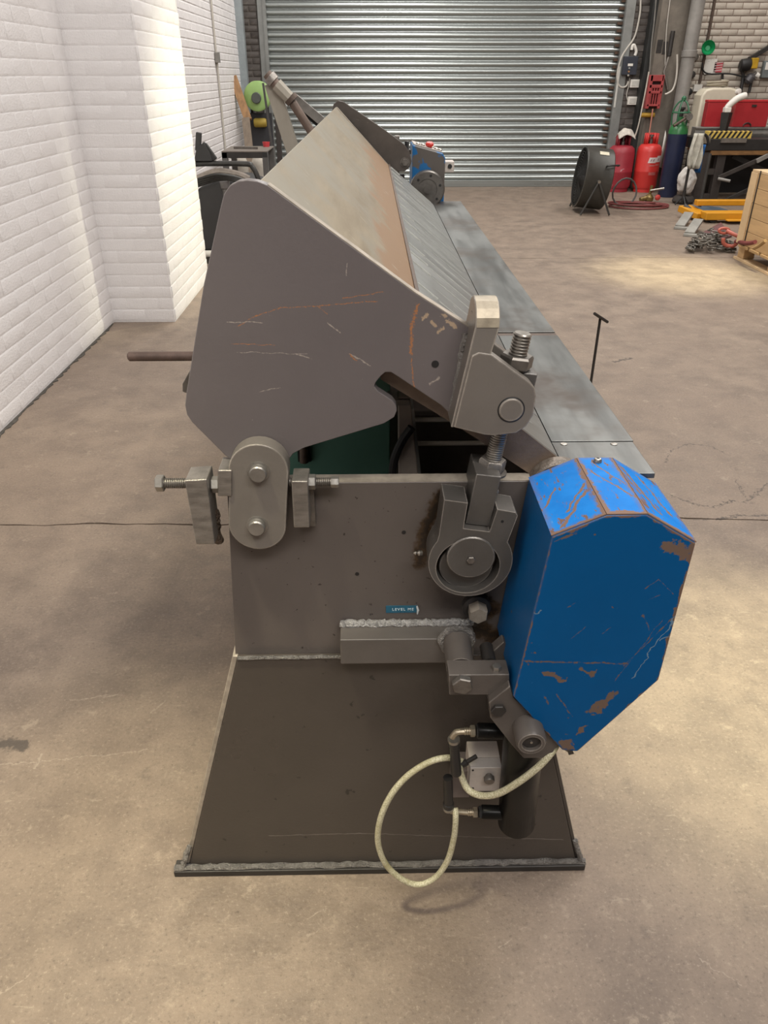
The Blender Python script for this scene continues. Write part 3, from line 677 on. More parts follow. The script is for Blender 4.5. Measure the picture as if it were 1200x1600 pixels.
for a, b in ((659, 864), (777, 768)):
    c = P(a, b, y=.965); MB().lathe([(.004, 0), (.0045, .005), (.002, .008), (.0032, .011), (.001, .014)], c, (-.9, -.3, .2), 10).build('grease_nipple', M_zinc, strap)
c = P(785, 815, y=YS - .0006); MB().cyl(c, c + Vector((0, .002, 0)), .0022, 10).build('bolt_hole', M_black, strap)
# hex plug and boss under the strap
c0, c1 = P(745, 952, y=.985), P(748, 940, y=.955)
MB().lathe([(.0235, 0), (.0235, .012), (.018, .016)], (c0.x, .999, c0.z), (0, -1, 0), 28).build('plug_boss', M_dark, mach)
MB().hexa((c0.x, .985, c0.z + .003), (c0.x, .962, c0.z + .003), .0165, .1, .5).build('plug_hexagon', M_edge, mach)

# ---- hinge link
YL_ = .968
l1, l2 = P(404, 737, y=YL_), P(402, 821, y=YL_); rl = .0432
ob = []
for i in range(17): a = math.pi * i / 16; ob.append((l1.x + rl * math.cos(a), l1.z + rl * math.sin(a)))
for i in range(17): a = math.pi + math.pi * i / 16; ob.append((l2.x + rl * math.cos(a), l2.z + rl * math.sin(a)))
lk = MB().prism(ob, YL_, .9985).build('link_plate', M_lug, mach, bevel=.0018, seg=3, label='rounded grey link plate with two pins')
for c in (l1, l2):
    MB().lathe([(.0112, 0), (.0128, .002), (.0128, .010), (.0162, .0102), (.0162, .013)], (c.x, YL_ - .0115, c.z), (0, 1, 0), 28).build('link_pin', M_steel, lk)
# ---- adjuster blocks
def adj(poly, y0, y1, m=M_bare, nm='adjuster_block'): return MB().prism(poly, y0, y1).build(nm, m, mach, bevel=.002)
YA = .955
b1 = adj(XZ([(288, 751), (323, 749), (336, 851), (306, 851)], YA), YA, YA + .045)
b2 = adj(XZ([(340, 735), (362, 735), (362, 776), (340, 776)], YA + .01), YA + .01, YA + .055)
b3 = adj(XZ([(455, 752), (481, 752), (484, 825), (459, 825)], YA), YA, YA + .043)
MB().box((b3.data.vertices[0].co.x, YA + .02, .84), (b3.data.vertices[0].co.x + .001, YA + .021, .841)) if False else None
def hbolt(a, b, head, rs, rh, y, m1=M_bolt, thr=True):
    A, B, C = P(*a, y=y), P(*b, y=y), P(*head, y=y)
    mb = MB(); mb.thread(A, B, rs, .0028, 16); o = mb.build('adjuster_screw', m1, mach)
    d = (A - B).normalized(); MB().hexa(A + d * .011, A - d * .001, rh, .12).build('screw_head', M_steel, o)
    return o
hbolt((256, 755), (352, 755), (247, 755), .0078, .0125, .978)
hbolt((518, 753), (452, 753), (524, 753), .0068, .0085, .978)
A = P(331, 757, y=.978); MB().hexa(A, A + Vector((.012, 0, 0)), .0125).build('lock_nut', M_steel, b1)
A = P(482, 753, y=.978); MB().hexa(A, A + Vector((.011, 0, 0)), .0115).build('lock_nut', M_steel, b3)
bead(P(334, 795, y=.99), P(341, 846, y=.99), .008, 14, 12).build('weld_bead', mat('brown_weld', (.12, .085, .06), .5, .5, var=.5, scale=60, bump=.8, bscale=250), b1)
MB().box(tuple(P(480, 822, y=.985) + Vector((0, 0, 0))), tuple(P(490, 760, y=.985) + Vector((0, .014, 0)))).build('adjuster_rib', M_bolt, b3)

# ---- square bar welded to the frame, stub, clevis and arms
YB1 = .955; M_sbar = mat('support_bar_paint', (.120, .106, .095), .38, .1, var=.2, scale=9, bump=.05, edge=((.36, .33, .29), .002))
q0, q1 = P(531, 1000, y=YB1), P(742, 1000, y=YB1); qb = P(531, 1038, y=YB1)
sq = MB().box((q0.x, YB1, qb.z), (q1.x, YE - .0005, q0.z)).build('support_bar', M_sbar, mach, bevel=.002)
bead((q0.x, .993, q0.z + .003), (q1.x, .993, q0.z + .003), .0068, 60, 14).build('weld_bead', mat('silver_weld', (.62, .60, .58), .4, .5, var=.3, scale=80, bump=1., bscale=200), sq)
w0 = P(718, 1022, y=.925)
MB().lathe([(.024, 0), (.0225, .006), (.0225, .065)], (w0.x - .002, YB1 + .001, w0.z + .006), (0, -1, -.10), 28).build('support_stub', M_arm, mach)
bm_ = bead((0, 0, 0), (1, 0, 0), .006); ring = [(w0.x - .002 + .026 * math.cos(2 * math.pi * k / 26), YB1 - .003, w0.z + .006 + .025 * math.sin(2 * math.pi * k / 26)) for k in range(26)]
MB().tube(ring, [.0065 * random.uniform(.7, 1.2) for _ in ring], 8, True).build('weld_ring', M_weld, sq)
YC = .852
cv = XZ([(701, 1055), (796, 1054), (796, 1084), (776, 1086), (702, 1086)], YC)
clv = MB().prism(cv, YC, YC + .034).build('clevis_block', M_arm, mach, bevel=.0016)
c = P(723, 1074, y=YC - .012); MB().hexa((c.x, YC - .012, c.z), (c.x, YC, c.z), .0165, .15, .26).build('clevis_bolt', M_bolt, clv)
c = P(776, 1043, y=YC + .012); MB().hexa((c.x, c.y, c.z - .006), (c.x, c.y, c.z + .004), .0075).build('grease_plug', M_zinc, clv)
# pin down to the swing arm
a, b = P(768, 1072, y=.875), P(772, 1100, y=.855)
MB().cyl(a, P(780, 1105, y=.845), .0125, 20).build('swing_pin', M_arm, mach)
YAm = .838
arm = XZ([(764, 1098), (797, 1072), (803, 1090), (875, 1160), (858, 1185), (818, 1185), (800, 1165), (766, 1122)], YAm)
swing = MB().prism(arm, YAm, YAm + .022).build('swing_arm', M_arm, mach, bevel=.0018)
c = P(779, 1112, y=YAm - .006); MB().hexa((c.x, YAm - .007, c.z), (c.x, YAm, c.z), .0118, .15).build('arm_bolt', M_dark, swing)
c = P(831, 1163, y=.80)
MB().lathe([(.0235, .052), (.0235, .006), (.0205, .0), (.0150, .0), (.0140, .004), (.0140, .01)], (c.x, .80, c.z), (0, 1, 0), 32).build('pivot_boss', M_arm, swing)
MB().lathe([(.0135, 0), (.0135, .003)], (c.x, .806, c.z), (0, 1, 0), 24).build('boss_screw', M_dark, swing)
MB().lathe([(.0022, 0), (.0016, .003)], (c.x, .803, c.z), (0, 1, 0), 8).build('boss_centre', M_zinc, swing)
# rear arm plate, half hidden
ra = XZ([(752, 1030), (786, 1000), (800, 1010), (800, 1045), (760, 1050)], .93)
MB().prism(ra, .925, .945).build('rear_arm', M_arm, mach, bevel=.0015)
c = P(765, 1037, y=.90); MB().cyl(c, c + Vector((0, .04, 0)), .011, 16).build('rear_arm_pin', M_dark, mach)

# ---- hydraulic cylinder
M_cyl = mat('black_cylinder', (.009, .0085, .008), .30, .0, var=.3, scale=8, spec=.12)
ct, cb = P(817, 1165, y=.880), P(806, 1290, y=.905)
dd = (cb - ct).normalized(); ct = ct - dd * .06
ram = MB().lathe([(.022, 0), (.0335, .004), (.0335, (cb - ct).length - .012), (.026, (cb - ct).length - .002), (.006, (cb - ct).length)], ct, dd, 36).build('hydraulic_cylinder', M_cyl, mach, ang=50)
def lerp_c(py):
    t = (py - 1165) / 125.; c0, c1 = P(817, 1165, y=.880), P(806, 1290, y=.905); return c0.lerp(c1, t)
M_brass = mat('brassy_steel', (.50, .43, .32), .35, .8, var=.3, scale=40)
for py, x1, tx in ((1143, 772, 706), (1270, 775, 702)):
    cyl_c = lerp_c(py); yv = cyl_c.y - .004
    pA = P(x1 + 4, py, y=yv); pB = P(x1 - 24, py - 1 if py < 1200 else py - 1, y=yv)
    pr = MB().lathe([(.0128, 0), (.0128, .040), (.0115, .042)], pA + Vector((.01, 0, 0)), (pB - pA), 22).build('port_boss', M_cyl, ram)
    e = pB
    MB().hexa(pB + Vector((.004, 0, 0)), pB - Vector((.004, 0, 0)), .0118).build('port_nut', M_black, ram)
    MB().hexa(pB - Vector((.006, 0, 0)), pB - Vector((.014, 0, 0)), .0098).build('union_nut', M_brass, ram)
    MB().thread(pB - Vector((.013, 0, 0)), pB - Vector((.024, 0, 0)), .0066, .003, 12).build('union_thread', M_brass, ram)
    s = 1 if py < 1200 else 1
    q0 = pB - Vector((.022, 0, 0)); dn = -1 if py < 1200 else 1
    tip = P(tx, 1156 if dn < 0 else 1258, y=yv)
    MB().tube(smooth_path([q0, q0 + Vector((-.012, 0, dn * .0015)), Vector((tip.x + .005, yv, q0.z + dn * .004)), Vector((tip.x, yv, q0.z + dn * .014))], 5), .0052, 10).build('elbow', M_brass, ram)
# hose tails: black crimped sleeves between the two elbows
M_sleeve = mat('black_sleeve', (.028, .026, .025), .4, .2, var=.3)
t0, t1, t2, t3 = P(709, 1156, y=.884), P(713, 1208, y=.885), P(700, 1215, y=.90), P(701, 1262, y=.90)
MB().lathe([(.0095, 0), (.0100, .006), (.0100, .014), (.0085, .016), (.0085, .045), (.0092, .047), (.0092, (t1 - t0).length)], t0, t1 - t0, 18).build('hose_sleeve', M_sleeve, ram)
MB().lathe([(.0095, 0), (.0100, .006), (.0100, .012), (.0085, .014), (.0085, (t2 - t3).length)], t3, t2 - t3, 18).build('hose_sleeve', M_sleeve, ram)
for t in (t0, t3): MB().lathe([(.0102, -.003), (.0102, .003)], t, (t1 - t0), 18).build('crimp_ring', M_zinc, ram)
# braided hoses
def hose_mat():
    m, nt, b = _nt('braided_cream_hose'); co = N(nt, 'ShaderNodeTexCoord').outputs['Object']
    v = noise(nt, co, 420, 2, .5); w = noise(nt, co, 18, 4, .6)
    c = mixc(nt, ramp(nt, v, .4, .6), (.40, .37, .23), (.62, .58, .42)); c = mixc(nt, ramp(nt, w, .52, .75), c, (.36, .32, .17))
    L(nt, c, b.inputs['Base Color']); b.inputs['Roughness'].default_value = .5
    bp = N(nt, 'ShaderNodeBump'); bp.inputs['Strength'].default_value = .5; bp.inputs['Distance'].default_value = .002; L(nt, v, bp.inputs['Height']); L(nt, bp.outputs[0], b.inputs['Normal'])
    return m
M_hose = hose_mat()
def hp(l): return smooth_path([P(a, b, y=yy) for a, b, yy in l], 8)
MB().tube(hp([(722, 1190, .905), (700, 1184, .900), (670, 1191, .893), (636, 1213, .886), (610, 1244, .88), (594, 1281, .877), (591, 1318, .876), (604, 1352, .876), (630, 1375, .876), (655, 1382, .877), (680, 1371, .879), (699, 1345, .881), (709, 1310, .884), (712, 1280, .888), (711, 1262, .90)]), .0056, 12).build('air_hose', M_hose, mach, label='cream braided hose hanging in a loop')
MB().tube(hp([(717, 1196, .897), (722, 1215, .893), (732, 1234, .882), (752, 1243, .868), (778, 1240, .853), (810, 1222, .842), (840, 1199, .838), (858, 1180, .84), (868, 1166, .85), (872, 1150, .87)]), .0060, 12).build('air_hose', M_hose, mach, label='cream braided hose passing in front of the cylinder')
# valve block
M_valve = mat('pale_aluminium', (.55, .50, .46), .5, .25, var=.2, scale=18, bump=.06)
YV = .905
va, vb_ = P(735, 1200, y=YV), P(780, 1236, y=YV); vyb = P(757, 1158, z=va.z).y; vym = P(757, 1183, z=va.z).y
vbk = MB().box((va.x, YV, vb_.z), (vb_.x, vym - .0005, va.z)).build('valve_body', M_valve, mach, bevel=.0012)
MB().box((va.x, vym + .0005, vb_.z), (vb_.x, vyb, va.z + .0005)).build('valve_lit_top', mat('pinkish_lit_top', (.62, .545, .48), .55, .1, var=.15, scale=25), mach, bevel=.0012)  # pinkish tone paints in the lit top of the valve block
c = P(765, 1222, y=YV - .012); MB().lathe([(.0085, 0), (.0095, .003), (.0095, .009), (.0065, .010), (.0065, .016)], c, (0, 1, .2), 18).build('valve_port', M_bolt, vbk)
for a, b in ((739, 1204), (739, 1232)): c = P(a, b, y=YV - .001); MB().cyl(c, c + Vector((0, .003, 0)), .0019, 10).build('valve_screw', M_black, vbk)
a, b = P(708, 1205, y=.93), P(733, 1246, y=.93); MB().box((a.x, .93, b.z), (b.x, .975, a.z)).build('valve_bracket', mat('mauve_grey', (.20, .165, .155), .5, .2), mach, bevel=.001)
c = P(722, 1195, y=.90); MB().lathe([(.006, 0), (.006, .01), (.004, .011), (.004, .03)], c, (.6, .1, .4), 12).build('valve_fitting', M_dark, vbk)

# ---- embossed tape label
la, lb = P(603, 947, y=YE - .001), P(652, 957, y=YE - .001)
tape = MB().box((la.x, YE - .0012, lb.z), (lb.x, YE + .0005, la.z)).build('tape_label', mat('blue_label_tape', (.022, .125, .20), .3, var=.2, scale=60), mach)
tp = MB(); tp.tube([(lb.x - .001, YE - .002, la.z), (lb.x + .001, YE - .004, (la.z + lb.z) / 2), (lb.x, YE - .003, lb.z - .002)], [.0015, .002, .0012], 6)
tp.build('peeled_corner', mat('white_tape_back', (.6, .62, .62), .5), tape)
M_letter = mat('white_letters', (.62, .74, .78), .5, var=.05)
text_mesh('lettering', 'LEVEL ME', .0072, M_letter, tape, Matrix.Translation(((la.x + lb.x) / 2 + .002, YE - .0016, (la.z + lb.z) / 2)) @ FACE_CAM, .0003, 0, 1.25)

# ---- bending beam: table plates, apron, hinge disc
def table_mat():
    m, nt, b = _nt('polished_table_steel'); co = N(nt, 'ShaderNodeTexCoord').outputs['Object']
    n1 = noise(nt, co, 5, 5, .6, (4, .6, 1)); n2 = noise(nt, co, 3.2, 5, .65)
    c = mixc(nt, ramp(nt, n1, .3, .7), (.10, .103, .10), (.19, .194, .187)); c = mixc(nt, ramp(nt, n2, .46, .66), c, (.095, .079, .068))
    L(nt, c, b.inputs['Base Color']); b.inputs['Metallic'].default_value = .72
    rr = N(nt, 'ShaderNodeMapRange'); rr.inputs[3].default_value = .28; rr.inputs[4].default_value = .52; L(nt, n1, rr.inputs[0]); L(nt, rr.outputs[0], b.inputs['Roughness'])
    return m
M_table = table_mat()
ZT, TX0, TX1 = .932, .293, .4285
yb1, yb2 = P(930, 689, z=ZT).y, P(868, 523, z=ZT).y
YT0, YT1 = .998, 3.807
tb0 = MB().box((TX0, YT0, ZT - .010), (TX1 - .002, yb1 - .001, ZT - .001)).build('table_strip', M_table, mach, bevel=.0012)
tb1 = MB().box((TX0, yb1 + .001, ZT - .010), (TX1, yb2 - .004, ZT)).build('table_plate', M_table, mach, bevel=.0012)
MB().box((TX0, yb2 - .002, ZT - .010), (TX1 + .001, yb2 + .022, ZT - .0025)).build('table_strip', M_rustdk, mach, bevel=.001)
tb2 = MB().box((TX0, yb2 + .024, ZT - .010), (TX1, YT1, ZT)).build('table_plate', M_table, mach, bevel=.0012)
for a, b in ((881, 694), (959, 694)):
    c = P(a, b, z=ZT - .001); MB().lathe([(.0058, 0), (.0052, .0012), (.003, .0016)], c, (0, 0, 1), 16).build('countersunk_screw', M_zinc, tb0)
MB().box((TX0 + .004, YT0 + .01, .74), (TX0 + .09, YT1 - .01, ZT - .0105)).build('bending_beam', M_plate2, mach, bevel=.003)
MB().box((TX1 - .022, YT0 + .02, .875), (TX1 - .006, YT1 - .02, ZT - .0105)).build('table_rib', M_dark, mach)
MB().box((.268, Y0b + .03, .86), (.2915, YT1 - .05, .914)).build('lower_blade', M_steel, mach, bevel=.002)
c = P(848, 738, y=1.02)
MB().lathe([(.042, 0), (.045, .003), (.045, .022), (.040, .024)], (c.x + .022, .998, c.z - .018), (0, 1, 0), 36).build('hinge_disc', mat('rusty_disc', (.24, .20, .165), .5, .4, var=.45, scale=50, bump=.4), mach)

# ---- blue guard
GY0, GY1 = .83, .996
gp = [(.2350, .925), (.303, .957), (.356, .957), (.4285, .913), (.4235, .671), (.322, .521), (.297, .524), (.2085, .641)]
gd = MB(); gd.prism(gp, GY0, GY1)
guard = gd.build('end_guard', M_blue, mach, bevel=.0025, label='scuffed bright blue eight-sided end guard')
guard.data.materials.append(M_blueside)
for pl_ in guard.data.polygons:
    if pl_.normal.y > -.9: pl_.material_index = 1
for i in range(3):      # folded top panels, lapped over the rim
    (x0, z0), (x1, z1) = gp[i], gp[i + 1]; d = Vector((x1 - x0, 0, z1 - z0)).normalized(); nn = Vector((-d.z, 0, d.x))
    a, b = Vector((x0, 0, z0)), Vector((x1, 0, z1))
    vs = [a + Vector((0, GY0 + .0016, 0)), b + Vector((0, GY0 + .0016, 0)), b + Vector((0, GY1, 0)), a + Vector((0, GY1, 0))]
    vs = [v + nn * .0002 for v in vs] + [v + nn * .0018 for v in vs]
    MB().add(vs, [(3, 2, 1, 0), (4, 5, 6, 7), (0, 1, 5, 4), (1, 2, 6, 5), (2, 3, 7, 6), (3, 0, 4, 7)]).build('top_panel', M_bluetop_lit, guard)
c = P(934, 713, y=.985); MB().lathe([(.0062, 0), (.0060, .003), (.0045, .0052), (.0022, .0056)], (c.x, .982, .9592), (0, 0, 1), 16).build('button_screw', M_zinc, guard)
MB().lathe([(.0022, 0), (.0022, .0004)], (c.x, .982, .9649), (0, 0, 1), 6).build('screw_socket', M_black, guard)
# torn lip at the bottom
MB().add([(.300, .829, .526), (.313, .828, .526), (.318, .833, .513), (.311, .836, .507), (.306, .831, .520)], [(0, 1, 2, 4), (2, 3, 4)]).build('torn_lip', M_dark, guard)

# ---- inside and behind the near frame
M_green = mat('green_panel_paint', (.15, .33, .26), .45, .05, var=.12, scale=6)
M_in = mat('dim_brown_steel', (.15, .115, .095), .6, .2, var=.35, scale=8)
gpan = MB().box((-.20, 1.24, .60), (.032, 1.262, 1.06)).build('green_panel', M_green, mach, bevel=.002)
c0, c1 = P(464, 695, y=1.235), P(486, 722, y=1.235)
sl_ = MB().box((c0.x, 1.236, c1.z), (c1.x, 1.241, c0.z + .02)).build('panel_slot', M_black, gpan)
a, b = P(475, 722, y=1.23), P(475, 690, y=1.23); MB().cyl(a, b + Vector((0, 0, .02)), .008, 14).build('slot_pin', M_rustdk, sl_)
MB().lathe([(.006, 0), (.004, .004)], P(474, 715, y=1.228), (0, -1, 0), 12).build('slot_screw', M_bolt, sl_)
pa, pb = P(622, 632, y=1.17), P(652, 745, y=1.17)
MB().prism(XZ([(622, 620), (641, 620), (655, 760), (623, 760)], 1.17), 1.17, 1.20).build('inner_post', mat('brown_grey_post', (.42, .35, .30), .5, .0, var=.25), mach, bevel=.002)
MB().prism(XZ([(643, 640), (647, 640), (660, 760), (655, 760)], 1.16), 1.16, 1.21).build('inner_post_flange', M_steel, mach)
a = P(605, 623, y=1.17); b = P(640, 632, y=1.17); MB().box((a.x, 1.165, b.z), (b.x, 1.205, a.z)).build('post_cap', M_bolt, mach, bevel=.001)
MB().tube(smooth_path([P(643, 668, y=1.15), P(628, 690, y=1.15), P(616, 720, y=1.15), P(613, 760, y=1.15), P(613, 800, y=1.15)], 6), .0075, 10).build('inner_cable', M_black, mach)
M_rodw = mat('pale_rod', (.78, .70, .60), .5, 0., var=.1)
for py in (655, 692):
    a, b = P(646, py, y=1.20), P(775, py, y=1.20); a.z = b.z; MB().cyl(a, b + Vector((.06, 0, 0)), .0042, 12).build('cross_rod', M_rodw, mach)
MB().box((.03, 1.30, .55), (.26, 1.32, .90)).build('inner_bulkhead', M_in, mach)
MB().box((-.205, 1.03, .52), (.262, 3.70, .545)).build('bed_floor', M_in, mach)
MB().box((.225, 1.03, .54), (.262, 3.72, .865)).build('bed_beam', M_in, mach, bevel=.003)
MB().box((-.215, 1.03, .42), (-.195, 3.72, .78)).build('rear_beam', M_plate2, mach, bevel=.003)
# rods at the back
a = P(200, 557, y=1.5); MB().cyl(a, a + Vector((.30, 0, 0)), .0098, 18, .003).build('back_lever_rod', mat('rusty_rod', (.15, .10, .08), .6, .3, var=.4, scale=30), mach)
MB().prism(XZ([(303, 570), (296, 580), (285, 600), (285, 612), (300, 618)], 1.12), 1.12, 1.15).build('back_bracket', M_bolt, mach, bevel=.001)

# ---- far end frame
FY = 3.62
fp = XZ([(519, 172), (521, 163), (528, 157), (537, 159), (600, 202), (632, 226), (640, 238), (643, 252), (640, 262), (632, 268), (622, 268)], FY)
low = [(.10, 1.02), (-.09, .97), (-.20, .96), (-.262, 1.04), (-.215, 1.213)]
far = MB().prism(fp + low, FY, FY + .025).build('far_side_plate', mat('far_dark_plate', (.088, .074, .064), .45, .2, var=.25, scale=10, spots=((.14, .12, .10), 90, .7, .75)), mach, bevel=.002)
c = P(633, 254, y=FY - .012); MB().hexa((c.x, FY - .014, c.z), (c.x, FY, c.z), .016).build('far_pin', M_bolt, far)
MB().cyl((c.x, FY - .004, c.z), (c.x, FY - .001, c.z), .021, 20).build('far_washer', M_bolt, far)
MB().box((-.225, FY, .0), (.25, FY + .03, .918)).build('far_end_plate', M_plate2, mach, bevel=.002)
MB().prism([(-.24, .58), (-.41, .0), (.42, .0), (.30, .58)], FY + .031, FY + .042).build('far_leg_plate', M_leg, mach)
MB().box((-.43, FY - .1, 0), (.44, FY + .10, .014)).build('far_foot_plate', M_dark, mach)
a, b = P(620, 212, y=3.66), P(620, 240, y=3.66); MB().box((a.x - .010, 3.66, 1.02), (a.x + .012, 3.69, a.z)).build('far_eye_plate', M_bare, mach, bevel=.003)
a = P(636, 226, y=3.64); MB().thread((a.x, 3.66, a.z - .05), (a.x, 3.66, a.z + .012), .011, .005, 12).build('far_stud', M_black, mach)
MB().hexa((a.x, 3.66, a.z - .04), (a.x, 3.66, a.z - .02), .02).build('far_nut', M_dark, mach)
a, b = P(628, 272, y=3.66), P(629, 285, y=3.66); MB().cyl(a, b - Vector((0, 0, .05)), .012, 12).build('far_stud', M_black, mach)
# far control box
BX0, BX1 = P(643, 300, y=3.80).x, P(694, 300, y=3.80).x
zl, zr = P(645, 226, y=3.80).z, P(694, 244, y=3.80).z
M_bluefar = mat('blue_box_worn', (.010, .125, .33), .4, var=.1, scale=8, spots=((.10, .088, .08), 9.5, .52, .56))
cbx = MB().prism([(BX0, zl), (BX1 - .012, zr + .012), (BX1, zr - .01), (BX1, .80), (BX0, .80)], 3.80, 4.02).build('control_box', M_bluefar, mach, bevel=.006, label='worn blue control box with red stop button')
def on_top(t, dy, dz=0): return Vector((BX0 + (BX1 - .012 - BX0) * t, 3.80 + dy, zl + (zr + .012 - zl) * t + dz))
tl = MB(); pA, pB = on_top(.05, .01, .001), on_top(.97, .01, .001)
tl.add([pA, pB, pB + Vector((0, .2, 0)), pA + Vector((0, .2, 0)), pA + Vector((0, 0, .004)), pB + Vector((0, 0, .004)), pB + Vector((0, .2, .004)), pA + Vector((0, .2, .004))], [(3, 2, 1, 0), (4, 5, 6, 7), (0, 1, 5, 4), (1, 2, 6, 5), (2, 3, 7, 6), (3, 0, 4, 7)])
tl.build('switch_panel', M_valve, cbx)
p = on_top(.58, .05, .004); MB().lathe([(.012, 0), (.012, .008), (.019, .010), (.019, .020), (.014, .024)], p, (0, -.2, 1), 20).build('stop_button', mat('red_button', (.50, .028, .02), .35, var=.05), cbx)
for t, dy in ((.2, .05), (.36, .06), (.8, .05), (.92, .05), (.7, .12)):
    p = on_top(t, dy, .003); MB().lathe([(.010, 0), (.010, .007), (.006, .010)], p, (0, -.2, 1), 14).build('push_switch', M_zinc, cbx)
a, b = P(699, 251, y=3.86), P(708, 268, y=3.86); MB().box((BX1, 3.82, b.z), (b.x, 3.9, a.z)).build('side_switch', M_valve, cbx, bevel=.003)
c = P(703, 260, y=3.815); MB().cyl(c, c + Vector((0, .01, 0)), .010, 14).build('side_switch_key', M_black, cbx)
c = P(668, 296, y=3.74)
M_rim = mat('turned_steel', (.20, .185, .17), .35, .7, var=.3, scale=20)
fd = MB().lathe([(.0, 0), (.018, 0), (.018, .004), (.045, .006), (.045, .002), (.074, .002), (.080, .006), (.080, .05)], (c.x, 3.735, c.z), (0, 1, 0), 40, caps=False).build('far_disc', M_rim, mach, ang=30)
for k in range(6):
    a = k * math.pi / 3 + .3; MB().lathe([(.006, 0), (.006, .002)], (c.x + .060 * math.cos(a), 3.7345, c.z + .060 * math.sin(a)), (0, 1, 0), 10).build('disc_bolt', M_black, fd)
MB().box((BX0 + .01, 3.79, .0), (BX1 - .01, 3.99, .81)).build('control_pedestal', M_plate2, mach, bevel=.004)

# ---- counterbalance arms at the back of the far end
YZ = 3.45
M_canvas = mat('pale_flat_bar', (.36, .325, .27), .6, .15, var=.2, scale=8, stretch=(2, 1, .6))
M_pipe = mat('rusty_pipe', (.17, .12, .095), .55, .3, var=.35, scale=16)
T = lambda a, b, yy=YZ: P(a, b, y=yy)
MB().bar(T(424, 130), T(466, 260), .035, .055, (1, 0, .3)).build('flat_stay', M_canvas, mach, bevel=.002)
MB().tube([T(417, 115, 3.42), T(427, 127, 3.42), T(455, 157, 3.42), T(489, 210, 3.42), T(520, 275, 3.42)], [.019, .019, .0175, .0175, .0175], 16).build('counter_pipe', M_pipe, mach)
MB().tube([T(421, 119, 3.42), T(428, 127, 3.42)], .025, 16).build('pipe_collar', M_bare, mach)
MB().tube([T(432, 132, 3.42), T(452, 153, 3.42)], [.026, .024], 8).build('pipe_clamp', M_canvas, mach)
MB().tube([T(453, 152, 3.42), T(458, 158, 3.42)], .028, 16).build('pipe_collar', M_rustdk, mach)
MB().bar(T(456, 150, 3.5), T(506, 192, 3.5), .012, .035, (1, 0, 1)).build('brace_bar', M_steel, mach, bevel=.001)
MB().bar(T(458, 158, 3.52), T(512, 204, 3.52), .02, .03, (1, 0, 1)).build('brace_bar', M_black, mach)

# ---- T-handled rod of the foot pedal, standing right of the machine
tb_ = P(938, 497, y=2.6)
ped = thing('pedal_stand', 'thin black T-handled rod standing on the floor right of the machine table', 'rod', (tb_.x, 2.6, 0))
M_rod = mat('black_rod', (.05, .045, .042), .5, .4, var=.3)
MB().cyl((tb_.x, 2.6, .008), (tb_.x, 2.6, tb_.z), .0048, 12).build('rod', M_rod, ped)
MB().cyl(P(929, 490, y=2.56), P(949, 503, y=2.62), .0052, 12).build('cross_handle', M_rod, ped)
MB().box((tb_.x - .09, 2.52, 0), (tb_.x + .09, 2.68, .01)).build('floor_pedal_base', M_dark, ped, bevel=.003)
# ================================================================== THINGS AROUND THE HALL
rnd = random.Random(21)
def one(mb, name, m, label, cat, group=None, **k): return tag(mb.build(name, m, **k), label, cat, group)
def X(px, py, y): return P(px, py, y=y).x
# ---- right of the door: wall fittings
M_navy = mat('navy_enclosure', (.030, .034, .048), .5, var=.15)
M_wplas = mat('white_plastic', (.70, .67, .62), .5, var=.06)
ybx = YB - .09
a, b = P(976, 88, y=ybx), P(994, 117, y=ybx)
cb = thing('door_control_box', 'navy blue door control box with buttons on the dark brick beside the shutter', 'control box', ((a.x + b.x) / 2, YB - .045, b.z))
MB().box((a.x, ybx, b.z), (b.x, YB - .009, a.z)).build('enclosure', M_navy, cb, bevel=.006)
MB().box((a.x + .06, ybx - .006, a.z - .115), (a.x + .13, ybx - .0005, a.z - .085)).build('display', M_wplas, cb)
for i, z in enumerate((.14, .18, .225)):
    MB().cyl((a.x + .085, ybx - .014, a.z - z), (a.x + .085, ybx, a.z - z), .012, 12).build('push_button', mat(('grey_button', 'amber_button', 'pale_button')[i], ((.3, .3, .3), (.35, .18, .08), (.4, .38, .34))[i], .5), cb)
yw = YB - .03
def cable(name, pts, r, m, label, cat='cable', y=yw, group=None):
    return one(MB().tube(smooth_path([P(p[0], p[1], y=(p[2] if len(p) > 2 else y)) for p in pts], 5), r, 8), name, m, label, cat, group)
M_wcab = mat('pale_cable', (.50, .47, .42), .6, var=.1)
cable('cable', [(1001, 0), (1000, 20), (994, 50), (988, 64), (980, 75), (971, 90), (965, 112), (965, 128), (970, 136), (978, 135), (982, 127)], .012, M_wcab, 'pale cable looping down past the navy door control box')
cable('conduit_bend', [(987, 78), (988, 72), (991, 71), (994, 80), (992, 87)], .02, M_wplas, 'short white conduit bend above the navy control box', 'conduit')
for (p0, p1), nm in ((((986, 124), (999, 137)), 'upper white square socket box under the navy control box'), (((982, 151), (994, 164)), 'lower white square socket box under the navy control box')):
    q0, q1 = P(*p0, y=YB - .05), P(*p1, y=YB - .05)
    s = thing('socket_box', nm, 'socket', ((q0.x + q1.x) / 2, YB - .03, q1.z), 'white socket boxes by the shutter')
    MB().box((q0.x, YB - .055, q1.z), (q1.x, YB - .009, q0.z)).build('back_box', M_wplas, s, bevel=.006)
    MB().box((q0.x + .02, YB - .06, q1.z + .02), (q1.x - .02, YB - .0545, q0.z - .02)).build('cover', mat('socket_cover', (.62, .60, .55), .5), s, bevel=.003)
cable('thin_cable', [(984, 122), (982, 135), (979, 148), (981, 158)], .006, M_wcab, 'thin pale wire running between the two white sockets')
